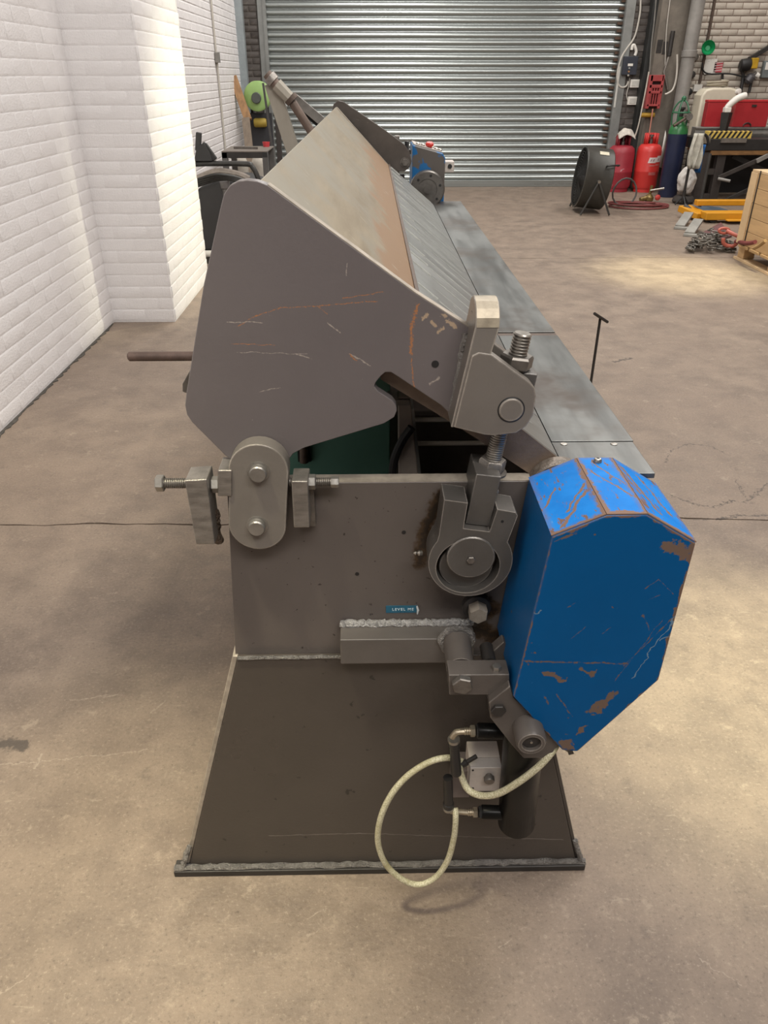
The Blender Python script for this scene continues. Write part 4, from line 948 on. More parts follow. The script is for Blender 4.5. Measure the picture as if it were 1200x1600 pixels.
# black stanchion, concrete pier, drainpipe
xb0, xb1 = X(1007, 100, YB - .16), X(1020, 100, YB - .16)
one(MB().box((xb0, YB - .16, 0), (xb1, YB - .011, WT)), 'black_stanchion', mat('black_stanchion_paint', (.022, .023, .022), .6, var=.3), 'black steel column beside the concrete pier right of the shutter', 'column', bevel=.006)
xc0, xc1 = X(1020, 100, YB - .3), X(1066, 100, YB - .3)
M_conc = mat('stained_concrete', (.185, .160, .132), .85, var=.35, scale=3, bump=.4, bscale=40)
cp = struct(MB().box((xc0, YB - .3, 0), (xc1, YB - .011, WT)).build('wall_column', M_conc, bevel=.01))
for (p0, p1) in (((1028, 62), (1033, 83)), ((1037, 65), (1041, 85))):
    q0, q1 = P(*p0, y=YB - .304), P(*p1, y=YB - .304); MB().box((q0.x, YB - .304, q1.z), (q1.x, YB - .299, q0.z)).build('cast_slot', M_dark, cp)
pxc = X(1074, 100, 11.62)
dp = thing('drainpipe', 'wide grey cast drainpipe running down beside the concrete pier', 'pipe', (pxc, 11.62, 0))
M_pipeg = mat('grey_drainpipe', (.27, .255, .235), .55, .1, var=.3, scale=4)
MB().cyl((pxc, 11.62, 0), (pxc, 11.62, WT), .088, 28).build('pipe', M_pipeg, dp)
zc_ = P(1070, 84, y=11.6).z; MB().lathe([(.089, -.04), (.10, -.036), (.10, .035), (.089, .04)], (pxc, 11.62, zc_), (0, 0, 1), 28, caps=False).build('pipe_collar', M_pipeg, dp)
q = P(1058, 186, y=11.5); MB().box((pxc - .03, 11.525, q.z - .1), (pxc + .02, 11.545, q.z + .02)).build('pipe_bracket', M_rustdk, dp)
cable('hanging_wire', [(1047, 0), (1042, 40), (1040, 75), (1039, 110)], .006, M_wcab, 'thin pale wire hanging down the concrete pier', y=YB - .32)
cable('chain_pull', [(1025, 0), (1022, 35), (1018, 70), (1015, 112)], .009, mat('chain_grey', (.25, .24, .22), .5, .5), 'thin hand chain hanging between the black column and the concrete pier', 'chain', y=YB - .33)
cable('rope', [(1014, 112), (1009, 140), (1004, 165), (999, 190), (995, 205), (991, 216)], .010, mat('pale_rope', (.55, .50, .43), .8), 'pale rope hanging left of the red slotted cover', 'rope', y=YB - .36)
MB().tube(smooth_path([P(p[0], p[1], y=11.53) for p in [(1058, 85), (1058, 105), (1056, 125), (1051, 140), (1043, 146), (1039, 147)]], 5), .012, 8).build('clipped_hose', M_wcab, dp)
q0, q1 = P(1052, 48, y=YB - .34), P(1055, 88, y=YB - .34)
one(MB().cyl((q0.x, YB - .335, q1.z), (q0.x, YB - .335, q0.z), .028, 12, .006), 'file_handle_tool', M_dark, 'dark cylindrical grip hanging on the concrete pier', 'tool')
q1b = P(1044, 140, y=YB - .34); one(MB().tube([(q0.x, YB - .33, q1.z), (q0.x - .03, YB - .33, q1.z - .18), (q1b.x, YB - .33, q1b.z)], .016, 8), 'steel_lever', M_bare, 'thin rusty lever hanging below the dark grip on the pier', 'lever')
# red slotted cover
yr = YB - .42
q0, q1 = P(1014, 117, y=yr), P(1036, 170, y=yr)
xl0, xr0 = X(1016, 120, yr), X(1039, 120, yr)
M_redp = mat('faded_red_plastic', (.36, .055, .055), .5, var=.25, scale=8)
rk = thing('slotted_red_cover', 'faded red slotted plastic cover hanging on the concrete pier', 'cover', ((xl0 + xr0) / 2, YB - .34, q1.z))
wv, zt_, zb_ = xr0 - xl0, q0.z, q1.z; hm = (zt_ + zb_) / 2
MB().box((xl0 + .012, yr + .05, zb_ + .01), (xr0 - .012, YB - .301, zt_ - .01)).build('backing', mat('dark_red_inside', (.04, .012, .012), .7), rk)
for x0_, x1_ in ((xl0, xl0 + .045), (xr0 - .035, xr0)): MB().box((x0_, yr, zb_), (x1_, YB - .302, zt_)).build('side_rail', M_redp, rk, bevel=.006)
for z0_, z1_ in ((zt_ - .075, zt_), (zt_ - .155, zt_ - .115), (hm - .02, hm + .012), (zb_ + .03, zb_ + .055)): MB().box((xl0 + .01, yr, z0_), (xr0 - .01, yr + .05, z1_)).build('cross_rail', M_redp, rk, bevel=.004)
for i in range(1, 5):
    xx = xl0 + .02 + (wv - .03) * i / 5; MB().box((xx - .008, yr + .004, zb_ + .03), (xx + .008, yr + .04, zt_ - .12)).build('slat', M_redp, rk, bevel=.003)
q0, q1 = P(1004, 176, y=yr + .02), P(1024, 184, y=yr + .02)
one(MB().lathe([(.028, 0), (.03, .01), (.03, q1.x - q0.x - .01), (.028, q1.x - q0.x)], (q0.x, YB - .34, (q0.z + q1.z) / 2), (1, 0, 0), 16), 'yellow_torch', mat('yellow_grip', (.46, .27, .03), .5, var=.3, scale=20), 'yellow cylindrical grip hanging under the red slotted cover', 'handle')
cable('pink_rope', [(1020, 170), (1018, 185), (1015, 205), (1012, 222)], .009, mat('pinkish_cord', (.55, .23, .17), .6), 'thin pink rope hanging from the red slotted cover to the red gas bottle', 'rope', y=yr)

# ---- gas bottles
def bottle(x, y, r, h, m, label, rag=False, logo=False):
    t = thing('propane_cylinder', label, 'gas bottle', (x, y, 0), 'red propane bottles by the shutter')
    MB().lathe([(r * .86, .0), (r * .86, .05), (r * .92, .052), (r, .09), (r, h * .42), (r * 1.012, h * .43), (r * 1.012, h * .445), (r, h * .455), (r, h - .10), (r * .93, h - .045), (r * .72, h - .01), (r * .3, h)], (x, y, 0), (0, 0, 1), 36).build('shell', m, t, ang=50)
    sh = MB(); seg = 20                                         # valve shroud, open at the front
    for k in range(seg):
        a0 = math.radians(-40 + 260 * k / seg); a1 = math.radians(-40 + 260 * (k + 1) / seg)
        rr, r2 = r * .5, r * .5 - .008
        pts = [(x + rr * math.cos(a), y + rr * math.sin(a), z) for a, z in ((a0, h - .03), (a1, h - .03), (a1, h + .13), (a0, h + .13))]
        sh.add(pts, [(0, 1, 2, 3)])
    o = sh.build('shroud', m, t); o.modifiers.new('thick', 'SOLIDIFY').thickness = .012
    MB().lathe([(.025, 0), (.025, .05), (.014, .055), (.014, .09), (.03, .092), (.03, .115)], (x, y, h - .005), (0, 0, 1), 14).build('valve', M_brass if False else M_bolt, t)
    if logo:
        def patch(nm, a0, a1, z0, z1, sk, m_):
            mb = MB(); n = 10
            for i in range(n):
                f0, f1 = i / n, (i + 1) / n
                def pt(f, zz): 
                    a = math.radians(a0 + (a1 - a0) * f + sk * (zz - z0) / (z1 - z0)); return (x + (r + .0015) * math.cos(a), y + (r + .0015) * math.sin(a), zz)
                mb.add([pt(f0, z0), pt(f1, z0), pt(f1, z1), pt(f0, z1)], [(0, 1, 2, 3)])
            return mb.build(nm, m_, t)
        M_logo = mat('white_print', (.72, .62, .6), .6, var=.1, scale=60); M_lg = mat('pink_print', (.62, .22, .2), .6, var=.3, scale=80); M_lk = mat('grey_print', (.42, .26, .27), .6)
        patch('logo', -108, -70, h - .235, h - .165, 6, M_logo); patch('logo', -69, -36, h - .225, h - .145, 6, M_logo)
        patch('logo_letters', -98, -92, h - .215, h - .185, 4, M_lk).location.y -= .0012; patch('logo_letters', -87, -80, h - .215, h - .185, 4, M_lk).location.y -= .0012; patch('logo_letters', -60, -52, h - .205, h - .175, 4, M_lk).location.y -= .0012
        patch('caption_line', -100, -74, h - .275, h - .262, 3, M_lg); patch('caption_line', -70, -46, h - .268, h - .252, 3, M_lg)
        for i in range(3): patch('caption_line', -98, -62, h - .36 - i * .014, h - .352 - i * .014, 2, M_lg)
    return t
M_redA = mat('weathered_maroon_red', (.30, .022, .035), .5, var=.18, scale=7, spots=[((.42, .20, .22), 14, .66, .72), ((.18, .02, .03), 9, .62, .7)])
M_redB = mat('bright_gas_red', (.56, .035, .030), .4, var=.08, scale=5)
yA = P(970, 298, z=0).y - .02
xA, xB = P(970, 270, y=yA - .1).x, P(1013, 270, y=yA - .15).x
wA = (X(993, 260, yA) - X(953, 260, yA)) / 2
bottle(xA, yA, wA * .99, .60, M_redA, 'weathered dark red gas bottle nearest the shutter, rag on its valve')
bottle(xB, yA - .05, .168, .62, M_redB, 'bright red gas bottle with white printing, beside the concrete pier', logo=True)
def cloth(name, c, sx, sy, sz, m, label, cat, seed, drop=0., par=None, n=14):
    r = random.Random(seed); mb = MB(); vs = []; fs = []
    for i in range(n + 1):
        for j in range(n + 1):
            u, v = i / n * 2 - 1, j / n * 2 - 1; d = math.sqrt(u * u + v * v)
            z = sz * math.cos(min(d, 1.3)) + .25 * sz * math.sin(u * 7 + seed) * math.cos(v * 5) - drop * max(0, d - .45) + r.uniform(-.05, .05) * sz
            vs.append((c[0] + sx * u * (1 - .25 * drop * max(0, d - .4)), c[1] + sy * v, c[2] + z))
    for i in range(n):
        for j in range(n): a = i * (n + 1) + j; fs.append((a, a + 1, a + n + 2, a + n + 1))
    o = mb.add(vs, fs).build(name, m, ang=80); o.modifiers.new('thick', 'SOLIDIFY').thickness = .006
    return tag(o, label, cat)
M_rag = mat('white_rag', (.62, .57, .50), .9, var=.3, scale=25)
cloth('rag', (xA + .02, yA - .01, .765), .12, .10, .04, M_rag, 'crumpled off-white rag lying on the dark red gas bottle', 'rag', 3, .10)
one(MB().add([(xB + .175, yA - .02, .32), (xB + .235, yA + .0, .30), (xB + .22, yA + .0, .70), (xB + .19, yA - .01, .78)], [(0, 1, 2, 3)]), 'paper_tag', M_wplas, 'white paper strip tucked behind the bright red gas bottle', 'paper').modifiers.new('thick', 'SOLIDIFY').thickness = .004

# ---- drum fan
fc = P(925, 280, y=9.75); Rf_ = .335
fan = thing('drum_fan', 'black drum fan on a tubular stand in front of the red gas bottles', 'fan', (fc.x, 9.75, 0))
axf = Vector((-.99, .05, .11)).normalized(); oc = Vector((fc.x + .01, 9.75, .375))
M_fan = mat('fan_black', (.052, .049, .042), .42, .1, var=.3, scale=6)
MB().lathe([(Rf_ * .97, -.16), (Rf_, -.15), (Rf_, .14), (Rf_ * 1.02, .15), (Rf_ * 1.02, .165), (Rf_ * .96, .168), (Rf_ * .955, .14), (Rf_ * .955, -.14), (Rf_ * .93, -.162)], oc, axf, 44, caps=False).build('drum', M_fan, fan, ang=40)
u_, v_, w_ = frame(axf)
gr = MB()
for off_ in (.16, -.155):
    for k in range(1, 12):
        rr = Rf_ * k / 12; gr.tube([oc + axf * (off_ + (.035 if off_ > 0 else -.02) * (1 - (k / 12) ** 2)) + (u_ * math.cos(2 * math.pi * t / 28) + v_ * math.sin(2 * math.pi * t / 28)) * rr for t in range(28)], .0028, 4, True)
    for t in range(10):
        a = 2 * math.pi * t / 10; d = u_ * math.cos(a) + v_ * math.sin(a); gr.tube([oc + axf * (off_ + .03 * (1 if off_ > 0 else -1)), oc + axf * off_ + d * Rf_ * .97], .004, 4)
gr.build('grille', M_black, fan)
MB().lathe([(.07, -.12), (.085, -.1), (.085, .05), (.06, .07)], oc, axf, 20).build('motor', M_black, fan)
for k in range(4):
    a = math.pi / 2 * k + .4; d = u_ * math.cos(a) + v_ * math.sin(a); t_ = axf.cross(d)
    p0, p1 = oc + axf * .07 + d * .07, oc + axf * .09 + d * .28
    MB().add([p0 - t_ * .05 + axf * .02, p0 + t_ * .05 - axf * .02, p1 + t_ * .09 - axf * .03, p1 - t_ * .09 + axf * .03], [(0, 1, 2, 3)]).build('fan_blade', M_dark, fan).modifiers.new('thick', 'SOLIDIFY').thickness = .003
MB().tube(smooth_path([oc + Vector((.06, -.30, .16)), oc + Vector((.08, -.34, .17)), oc + Vector((.20, -.30, .17)), oc + Vector((.20, -.255, .16))], 5), .010, 8).build('handle', M_black, fan)
lc = oc - axf * .06 + Vector((.0, -.13, .0)); side = Vector((0, -.3, .95))
zz = (Vector((0, 0, 1)) - axf * axf.z).normalized(); yy = axf.cross(zz) * (-1 if axf.cross(zz).y > 0 else 1)
dirl = (zz * .86 + yy * .5).normalized(); lp = oc + dirl * (Rf_ + .0025) - axf * .03; tl_ = axf.cross(dirl)
MB().add([lp - axf * .055 - tl_ * .03, lp + axf * .055 - tl_ * .03, lp + axf * .055 + tl_ * .03, lp - axf * .055 + tl_ * .03], [(0, 1, 2, 3)]).build('label_sticker', mat('cream_sticker', (.6, .55, .42), .6), fan)
M_tubek = mat('grey_tube_stand', (.06, .058, .055), .45, .3)
for sgn, base in ((-1, .0), (1, .0)):
    hub_ = oc + yy * (sgn * (Rf_ + .02)) if False else oc + Vector((axf.y, -axf.x, 0)).normalized() * (-sgn * (Rf_ + .015))
    for ex in (-.17, .17):
        f = Vector((hub_.x, hub_.y, .012)) + Vector((axf.x, axf.y, 0)).normalized() * ex
        MB().tube([hub_, f], .012, 10).build('stand_leg', M_tubek, fan)
    MB().cyl(hub_ - Vector((0, .012, 0)), hub_ + Vector((0, .012, 0)), .018, 12).build('stand_knob', M_zinc, fan)
# ---- hose coil on the floor
hc_ = P(985, 328, z=0); M_rh = mat('dull_red_hose', (.19, .045, .042), .55, var=.3, scale=30)
pts = []
for i in range(200):
    a = i / 200 * 2 * math.pi * 5.5; rr = .24 + .10 * math.sin(a * .37) + .02 * math.sin(a * 1.7)
    pts.append((hc_.x + .18 + rr * 1.2 * math.cos(a), 10.12 + rr * .75 * math.sin(a), .012 + .06 * (i / 200) * (.6 + .4 * math.sin(a * .9))))
hcl = thing('air_hose_coil', 'loose coil of dull red hose on the floor before the gas bottles', 'hose', (hc_.x + .18, 10.12, 0))
MB().tube(pts, .0105, 7).build('coil', M_rh, hcl)
pts = [(P(978, 318, y=10.0).x + .15 * math.cos(t * .4), 10.12 + .02 * math.sin(t * .8), .175 + .16 * math.sin(t * .4)) for t in range(0, 16)]
MB().tube(pts, .011, 7, True).build('standing_loop', mat('grey_rubber', (.08, .075, .07), .6), hcl)
q = P(1014, 305, y=10.55)
tr = thing('gas_regulator', 'brass gas regulator with red knob lying by the red hose coil', 'regulator', (q.x, 10.55, 0))
MB().lathe([(.03, 0), (.06, .02), (.06, .06), (.03, .09), (.018, .1), (.018, .2)], (q.x, 10.55, .0), (.1, 0, 1), 18).build('body', mat('old_brass', (.25, .17, .06), .4, .6, var=.4, scale=30), tr)
MB().cyl((q.x, 10.53, .14), (q.x + .17, 10.51, .17), .014, 12).build('spindle', M_zinc, tr)
MB().lathe([(.02, 0), (.035, .01), (.035, .03), (.02, .04)], (q.x + .09, 10.50, .06), (.3, -1, .1), 14).build('knob', mat('red_knob', (.5, .05, .04), .45), tr)
MB().cyl((q.x - .12, 10.51, .03), (q.x - .04, 10.53, .05), .03, 12).build('stub', mat('old_brass', (0, 0, 0)), tr)
# ---- tall cylinder with green shoulder
yc = 11.05; xc_ = X(1057, 250, yc - .12)
oxy = thing('tall_gas_cylinder', 'tall dark blue gas cylinder with green shoulder and valve cage', 'gas bottle', (xc_, yc, 0))
rc_ = .125; zs = P(1062, 209, y=yc).z
MB().lathe([(rc_ * .95, 0), (rc_, .02), (rc_, zs)], (xc_, yc, 0), (0, 0, 1), 32).build('shell', mat('navy_cylinder', (.014, .02, .055), .4, var=.3, scale=4), oxy)
MB().lathe([(rc_, 0), (rc_ * .97, .04), (rc_ * .82, .09), (rc_ * .5, .13), (rc_ * .3, .15), (rc_ * .3, .2)], (xc_, yc, zs), (0, 0, 1), 32).build('shoulder', mat('green_shoulder', (.028, .17, .05), .35, var=.2), oxy)
M_gcage = mat('green_cage', (.025, .13, .06), .45, var=.2)
for k in range(5):
    a = k * 2 * math.pi / 5 + .3; MB().tube(smooth_path([(xc_ + .10 * math.cos(a), yc + .10 * math.sin(a), zs + .10), (xc_ + .11 * math.cos(a), yc + .11 * math.sin(a), zs + .25), (xc_ + .06 * math.cos(a), yc + .06 * math.sin(a), zs + .36), (xc_, yc, zs + .39)], 4), .010, 6).build('cage_bar', M_gcage, oxy)
MB().tube([(xc_ + .112 * math.cos(t * .4), yc + .112 * math.sin(t * .4), zs + .25) for t in range(16)], .010, 6, True).build('cage_ring', M_gcage, oxy)
MB().lathe([(.03, 0), (.03, .03), (.012, .05)], (xc_, yc, zs + .39), (0, 0, 1), 10).build('cage_cap', M_gcage, oxy)
MB().lathe([(.02, 0), (.03, .03), (.02, .08), (.04, .1), (.04, .12)], (xc_, yc, zs + .19), (0, 0, 1), 12).build('valve', M_dark, oxy)
MB().cyl((xc_ - .13, yc - .16, zs + .10), (xc_ + .03, yc - .11, zs + .19), .018, 10).build('gauge_stem', M_rustdk, oxy)
MB().lathe([(.04, 0), (.045, .01), (.045, .03)], (xc_ + .06, yc - .12, zs + .2), (0, -1, .2), 16).build('gauge', M_bolt, oxy)

# ---- lift table with its load
LX0, LX1, LY0, LY1 = X(1093, 245, 10.55), 6.1, 10.5, 11.3
lt = thing('lift_table', 'black scissor lift table with wooden edge along the cream brick wall', 'lift table', ((LX0 + LX1) / 2, 10.9, 0))
zw = P(1150, 238, y=LY0).z
M_lt = mat('lift_black', (.028, .026, .025), .5, .15, var=.3); M_ch = mat('brown_channel', (.055, .046, .042), .55, .2, var=.3)
MB().box((LX0, LY0, zw + .02), (LX1, LY1, zw + .15)).build('platform', M_lt, lt, bevel=.006)
MB().box((X(1110, 240, LY0), LY0 - .01, zw - .03), (LX1, LY1, zw + .018)).build('wooden_edge', mat('worn_orange_wood', (.26, .13, .045), .6, var=.5, scale=9, stretch=(1, 1, 6)), lt)
q0, q1 = P(1128, 216, y=LY0 - .03), P(1166, 223, y=LY0 - .03); MB().box((q0.x, LY0 - .03, q1.z), (q1.x, LY0 - .001, q0.z)).build('steel_face', M_steel, lt)
q0, q1 = P(1095, 212, y=LY0 - .02), P(1109, 224, y=LY0 - .02); MB().box((q0.x, LY0 - .02, q1.z), (q1.x, LY0 - .001, q0.z)).build('pale_plate', mat('beige_plate', (.2, .17, .13), .6), lt)
for px in (1098, 1124):
    xx = X(px, 270, LY0); MB().box((xx - .055, LY0 + .02, 0), (xx + .055, LY0 + .11, zw + .0)).build('leg_channel', M_ch, lt, bevel=.004)
xa_, xb_ = X(1098, 270, LY0), X(1124, 270, LY0)
for zz in (.03, .33): MB().box((xa_ + .056, LY0 + .03, zz), (xb_ - .056, LY0 + .10, zz + .07)).build('leg_rung', M_ch, lt)
MB().box((X(1128, 250, LY1), LY1 - .03, .02), (LX1, LY1 - .01, zw - .04)).build('back_panel', mat('dark_backing', (.016, .018, .022), .6), lt)
def seg3(a, b, w, h, nm, m, par): return MB().bar(P(a[0], a[1], y=a[2]), P(b[0], b[1], y=b[2]), w, h).build(nm, m, par, bevel=.003)
seg3((1122, 278, 10.45), (1200, 243, 10.45), .03, .05, 'scissor_arm', M_ch, lt); seg3((1118, 320, 10.4), (1200, 282, 10.4), .03, .045, 'scissor_arm', M_dark, lt); seg3((1145, 243, 10.6), (1200, 270, 10.6), .03, .06, 'scissor_arm', M_lt, lt)
seg3((1182, 252, 10.38), (1200, 243, 10.38), .03, .05, 'pale_arm', M_pipeg, lt)
a = P(1122, 279, y=10.38); MB().cyl(a, P(1141, 283, y=10.30), .018, 12).build('cross_pin', M_pipeg, lt)
zt2 = zw + .15
hz0, hz1 = P(1106, 202, y=10.62), P(1172, 213, y=10.62)
# hazard bar: yellow base with black oblique bars
hb = thing('hazard_bar', 'yellow and black striped steel bar lying on the lift table', 'bar', ((hz0.x + hz1.x) / 2, 10.62, zt2))
hx0, hx1 = hz0.x, X(1172, 208, 10.62); hz_ = zt2 + .001
MB().box((hx0, 10.56, hz_), (hx1, 10.70, hz_ + .085)).build('core', mat('hazard_yellow', (.62, .44, .10), .5, var=.1), hb, bevel=.004)
ns = 9
for k in range(ns):
    x0_ = hx0 + (hx1 - hx0) * (k + .1) / ns; w_ = (hx1 - hx0) / ns * .5
    MB().add([(x0_ - .03, 10.559, hz_ + .002), (x0_ + w_ - .03, 10.559, hz_ + .002), (x0_ + w_ + .02, 10.559, hz_ + .083), (x0_ + .02, 10.559, hz_ + .083)], [(0, 1, 2, 3)]).build('black_stripe', M_black, hb)
    MB().add([(x0_ + .02, 10.562, hz_ + .0855), (x0_ + w_ + .02, 10.562, hz_ + .0855), (x0_ + w_ + .06, 10.70, hz_ + .0855), (x0_ + .06, 10.70, hz_ + .0855)], [(0, 1, 2, 3)]).build('black_stripe', M_black, hb)
# grey rail (long ladder-like channel) behind
r0, r1 = P(1088, 178, y=11.05), P(1200, 195, y=11.05)
rl_ = thing('steel_rail', 'long grey ridged steel rail resting on the back of the lift table', 'rail', ((r0.x + LX1) / 2, 11.05, zt2))
zr0 = P(1150, 205, y=11.0).z
MB().box((r0.x, 10.98, zt2 + .001), (LX1, 11.12, zr0 + .05)).build('rail_web', M_pipeg, rl_, bevel=.004)
for zz in (.02, .085): MB().box((r0.x, 10.965, zt2 + zz), (LX1, 10.979, zt2 + zz + .02)).build('rail_ridge', M_steel, rl_, bevel=.002)
ztr = zr0 + .05
# dark post (vice pillar) with white dispenser on top
q0, q1 = P(1127, 176, y=10.8), P(1140, 200, y=10.8)
pp = one(MB().lathe([(.07, 0), (.05, .02), (.055, .10), (.075, q0.z - zt2)], ((q0.x + q1.x) / 2, 10.8, zt2 + .001), (0, 0, 1), 4, phase=math.pi / 4), 'tool_post', M_lt, 'square black tapered post standing on the lift table behind the striped bar', 'post')
xt_, zt3 = (q0.x + q1.x) / 2, q0.z + .002
ds = thing('white_spray_gun', 'white plastic spray gun lying on the black post and red tool box', 'spray gun', (xt_, 10.8, zt3))
MB().tube(smooth_path([(xt_ - .02, 10.8, zt3 + .035), P(1138, 166, y=10.79), P(1152, 154, y=10.78), P(1166, 149, y=10.78)], 4), [.028, .03, .034, .036, .038, .04, .04, .042, .042, .042, .042, .042, .036], 12).build('barrel', M_wplas, ds)
MB().box((xt_ - .05, 10.75, zt3), (xt_ + .03, 10.84, zt3 + .06)).build('grip_base', M_wplas, ds, bevel=.01)
# red tool boxes
def toolbox(p0, p1, y0, dep, zbase, label, latch=True):
    a, b = P(*p0, y=y0), P(*p1, y=y0); t = thing('red_toolbox', label, 'tool box', ((a.x + b.x) / 2, y0 + dep / 2, zbase), 'red tool boxes on the lift table')
    MB().box((a.x, y0, zbase), (b.x, y0 + dep, a.z - .03)).build('body', mat('toolbox_red', (.38, .022, .028), .4, var=.12), t, bevel=.006)
    MB().box((a.x - .004, y0 - .004, a.z - .028), (b.x + .004, y0 + dep, a.z)).build('lid', mat('toolbox_lid_red', (.45, .03, .035), .35, var=.1), t, bevel=.006)
    if latch:
        MB().box(((a.x + b.x) / 2 - .02, y0 - .012, a.z - .08), ((a.x + b.x) / 2 + .04, y0 - .0005, a.z - .055)).build('latch', M_dark, t)
        MB().tube([((a.x + b.x) / 2 - .03 + .05 * math.cos(k * math.pi / 8), y0 - .008, zbase + .012 + .035 * math.sin(k * math.pi / 8)) for k in range(9)], .008, 6).build('handle', M_dark, t)
    return t
toolbox((1150, 157), (1199, 188), 10.72, .2, zt2 + .001 if False else zr0 - .04, 'large red steel tool box on the rail of the lift table') if False else None
tbx = toolbox((1152, 156), (1199, 188), 10.975, .17, ztr + .001, 'large red steel tool box standing on the grey rail by the wall')
toolbox((1108, 156), (1136, 172), 11.0, .12, ztr + .001, 'small red case behind the black post on the grey rail', False)
# cream drum container behind
q0, q1 = P(1098, 137, y=11.35), P(1150, 178, y=11.35)
dc = thing('water_container', 'cream plastic container with coiled hose on top against the brick wall', 'container', ((q0.x + q1.x) / 2, 11.45, ztr))
M_cream = mat('cream_plastic', (.58, .53, .42), .5, var=.1)
bz = MB(); cxm = (q0.x + q1.x) / 2; hw = (q1.x - q0.x) / 2
bz.prism([(cxm - hw, .55), (cxm + hw, .55), (cxm + hw, q0.z - .09), (cxm + hw - .05, q0.z - .02), (cxm + hw - .14, q0.z), (cxm - hw + .14, q0.z), (cxm - hw + .05, q0.z - .02), (cxm - hw, q0.z - .09)], 11.33, 11.62)
bz.build('tank', M_cream, dc, bevel=.03, seg=3)
MB().tube([(cxm - .02 + .13 * math.cos(t * .35) * (1 + .1 * math.sin(t)), 11.46 + .09 * math.sin(t * .35), q0.z + .018 + .0016 * t) for t in range(40)], .014, 6).build('hose_coil', mat('beige_hose', (.36, .32, .24), .6), dc)
MB().lathe([(.035, 0), (.035, .05), (.02, .055)], P(1151, 144, y=11.35), (.3, -.8, .2), 14).build('tap_cap', M_wplas, dc)
MB().box((cxm - hw + .05, 11.38, .0), (cxm + hw - .05, 11.60, .549)).build('tank_stand', M_dark, dc)
# ---- wall things on the cream brick
yw2 = YB - .012
fx = P(1105, 75, y=YB - .1); fn = thing('green_funnel', 'bright green plastic funnel hanging on the cream brick wall', 'funnel', (fx.x, YB - .06, fx.z - .08))
M_gr = mat('funnel_green', (.012, .30, .10), .35, var=.12)
MB().lathe([(.085, -.075), (.088, -.07), (.08, -.06), (.025, .02), (.014, .03), (.014, .06), (.010, .06), (.010, .03), (.02, .018), (.076, -.062)], (fx.x, YB - .115, fx.z), (.25, 1, -.05), 30, caps=False).build('cone', M_gr, fn)
MB().lathe([(.03, 0), (.03, .004)], (fx.x, YB - .12, fx.z), (.25, 1, -.05), 20).build('strainer', mat('pale_green', (.05, .45, .2), .4), fn)
bp0 = P(1112, 0, y=YB - .03)
one(MB().cyl((X(1106, 60, YB - .03), YB - .03, P(1096, 130, y=YB - .03).z), (X(1106, 60, YB - .03), YB - .03, WT), .019, 12), 'brown_conduit', M_rustdk, 'thin brown conduit running up the cream brick wall behind the green funnel', 'conduit')
q0, q1 = P(1085, 132, y=YB - .04), P(1096, 143, y=YB - .04)
one(MB().box((q0.x, YB - .045, q1.z), (q1.x, YB - .009, q0.z)), 'wall_switch', M_wplas, 'small white switch plate on the cream brick under the funnel', 'switch', bevel=.004)
q0, q1 = P(1099, 93, y=YB - .02), P(1117, 114, y=YB - .02)
nt_ = thing('wall_notice', 'white paper notice with red striped leaflet on the cream brick wall', 'notice', ((q0.x + q1.x) / 2, YB - .02, q1.z))
MB().prism([(q0.x, q0.z), (q1.x, q0.z + .01), (q1.x, q1.z), (q0.x + .05, q1.z - .02), (q0.x - .01, q1.z + .06)], YB - .024, YB - .016).build('sheet', mat('notice_white', (.68, .65, .6), .7, var=.05, spots=((.3, .28, .26), 55, .64, .68)), nt_)
q2, q3 = P(1117, 97, y=YB - .02), P(1127, 113, y=YB - .02)
MB().box((q2.x + .002, YB - .024, q3.z), (q3.x, YB - .016, q2.z)).build('leaflet', mat('leaflet_red', (.48, .06, .08), .6), nt_)
for i in range(4):
    z = q3.z + (q2.z - q3.z) * (i + .35) / 4; MB().add([(q2.x + .006, YB - .0245, z), (q3.x - .004, YB - .0245, z + .012), (q3.x - .004, YB - .0245, z + .024), (q2.x + .006, YB - .0245, z + .012)], [(0, 1, 2, 3)]).build('leaflet_line', mat('leaflet_pale', (.66, .45, .44), .6), nt_)
cable('black_cable', [(1098, 98), (1098, 108), (1103, 114), (1115, 116), (1130, 115), (1145, 116), (1158, 119), (1170, 120)], .010, M_black, 'black cable strung under the white notice along the brick wall', y=YB - .065)
cable('black_cable', [(1129, 116), (1129, 130), (1130, 138)], .016, M_black, 'short thick black cable hanging behind the cream container', y=YB - .04)
q0 = P(1168, 101, y=YB - .1)
gt = thing('cordless_tool', 'black and yellow power tool hanging on the cream brick wall', 'power tool', (q0.x, YB - .08, q0.z - .08))
MB().lathe([(.05, -.10), (.075, -.08), (.08, .0), (.07, .04), (.04, .06)], (q0.x, YB - .09, q0.z), (1, -.1, .1), 18).build('motor_case', M_black, gt)
MB().box((q0.x + .035, YB - .15, q0.z - .05), (q0.x + .13, YB - .03, q0.z + .08)).build('yellow_case', mat('tool_yellow', (.5, .30, .02), .45), gt, bevel=.012)
seg3((1170, 93, YB - .07), (1204, 72, YB - .07), .05, .055, 'wall_arm', M_dark, gt)
gs_ = thing('wall_tool', 'dark jumble of a spray gun hanging on a strap by the cream brick wall', 'tool', tuple(P(1170, 128, y=YB - .08)))
MB().tube(smooth_path([P(1160, 108, y=YB - .05), P(1161, 120, y=YB - .05), P(1158, 140, y=YB - .06), P(1156, 155, y=YB - .06)], 4), .022, 8).build('strap', M_black, gs_)
MB().lathe([(.03, 0), (.06, .03), (.06, .10), (.03, .13)], P(1166, 130, y=YB - .09), (.5, -.1, .8), 14).build('gun_body', mat('gun_grey', (.10, .095, .10), .4, .3), gs_)
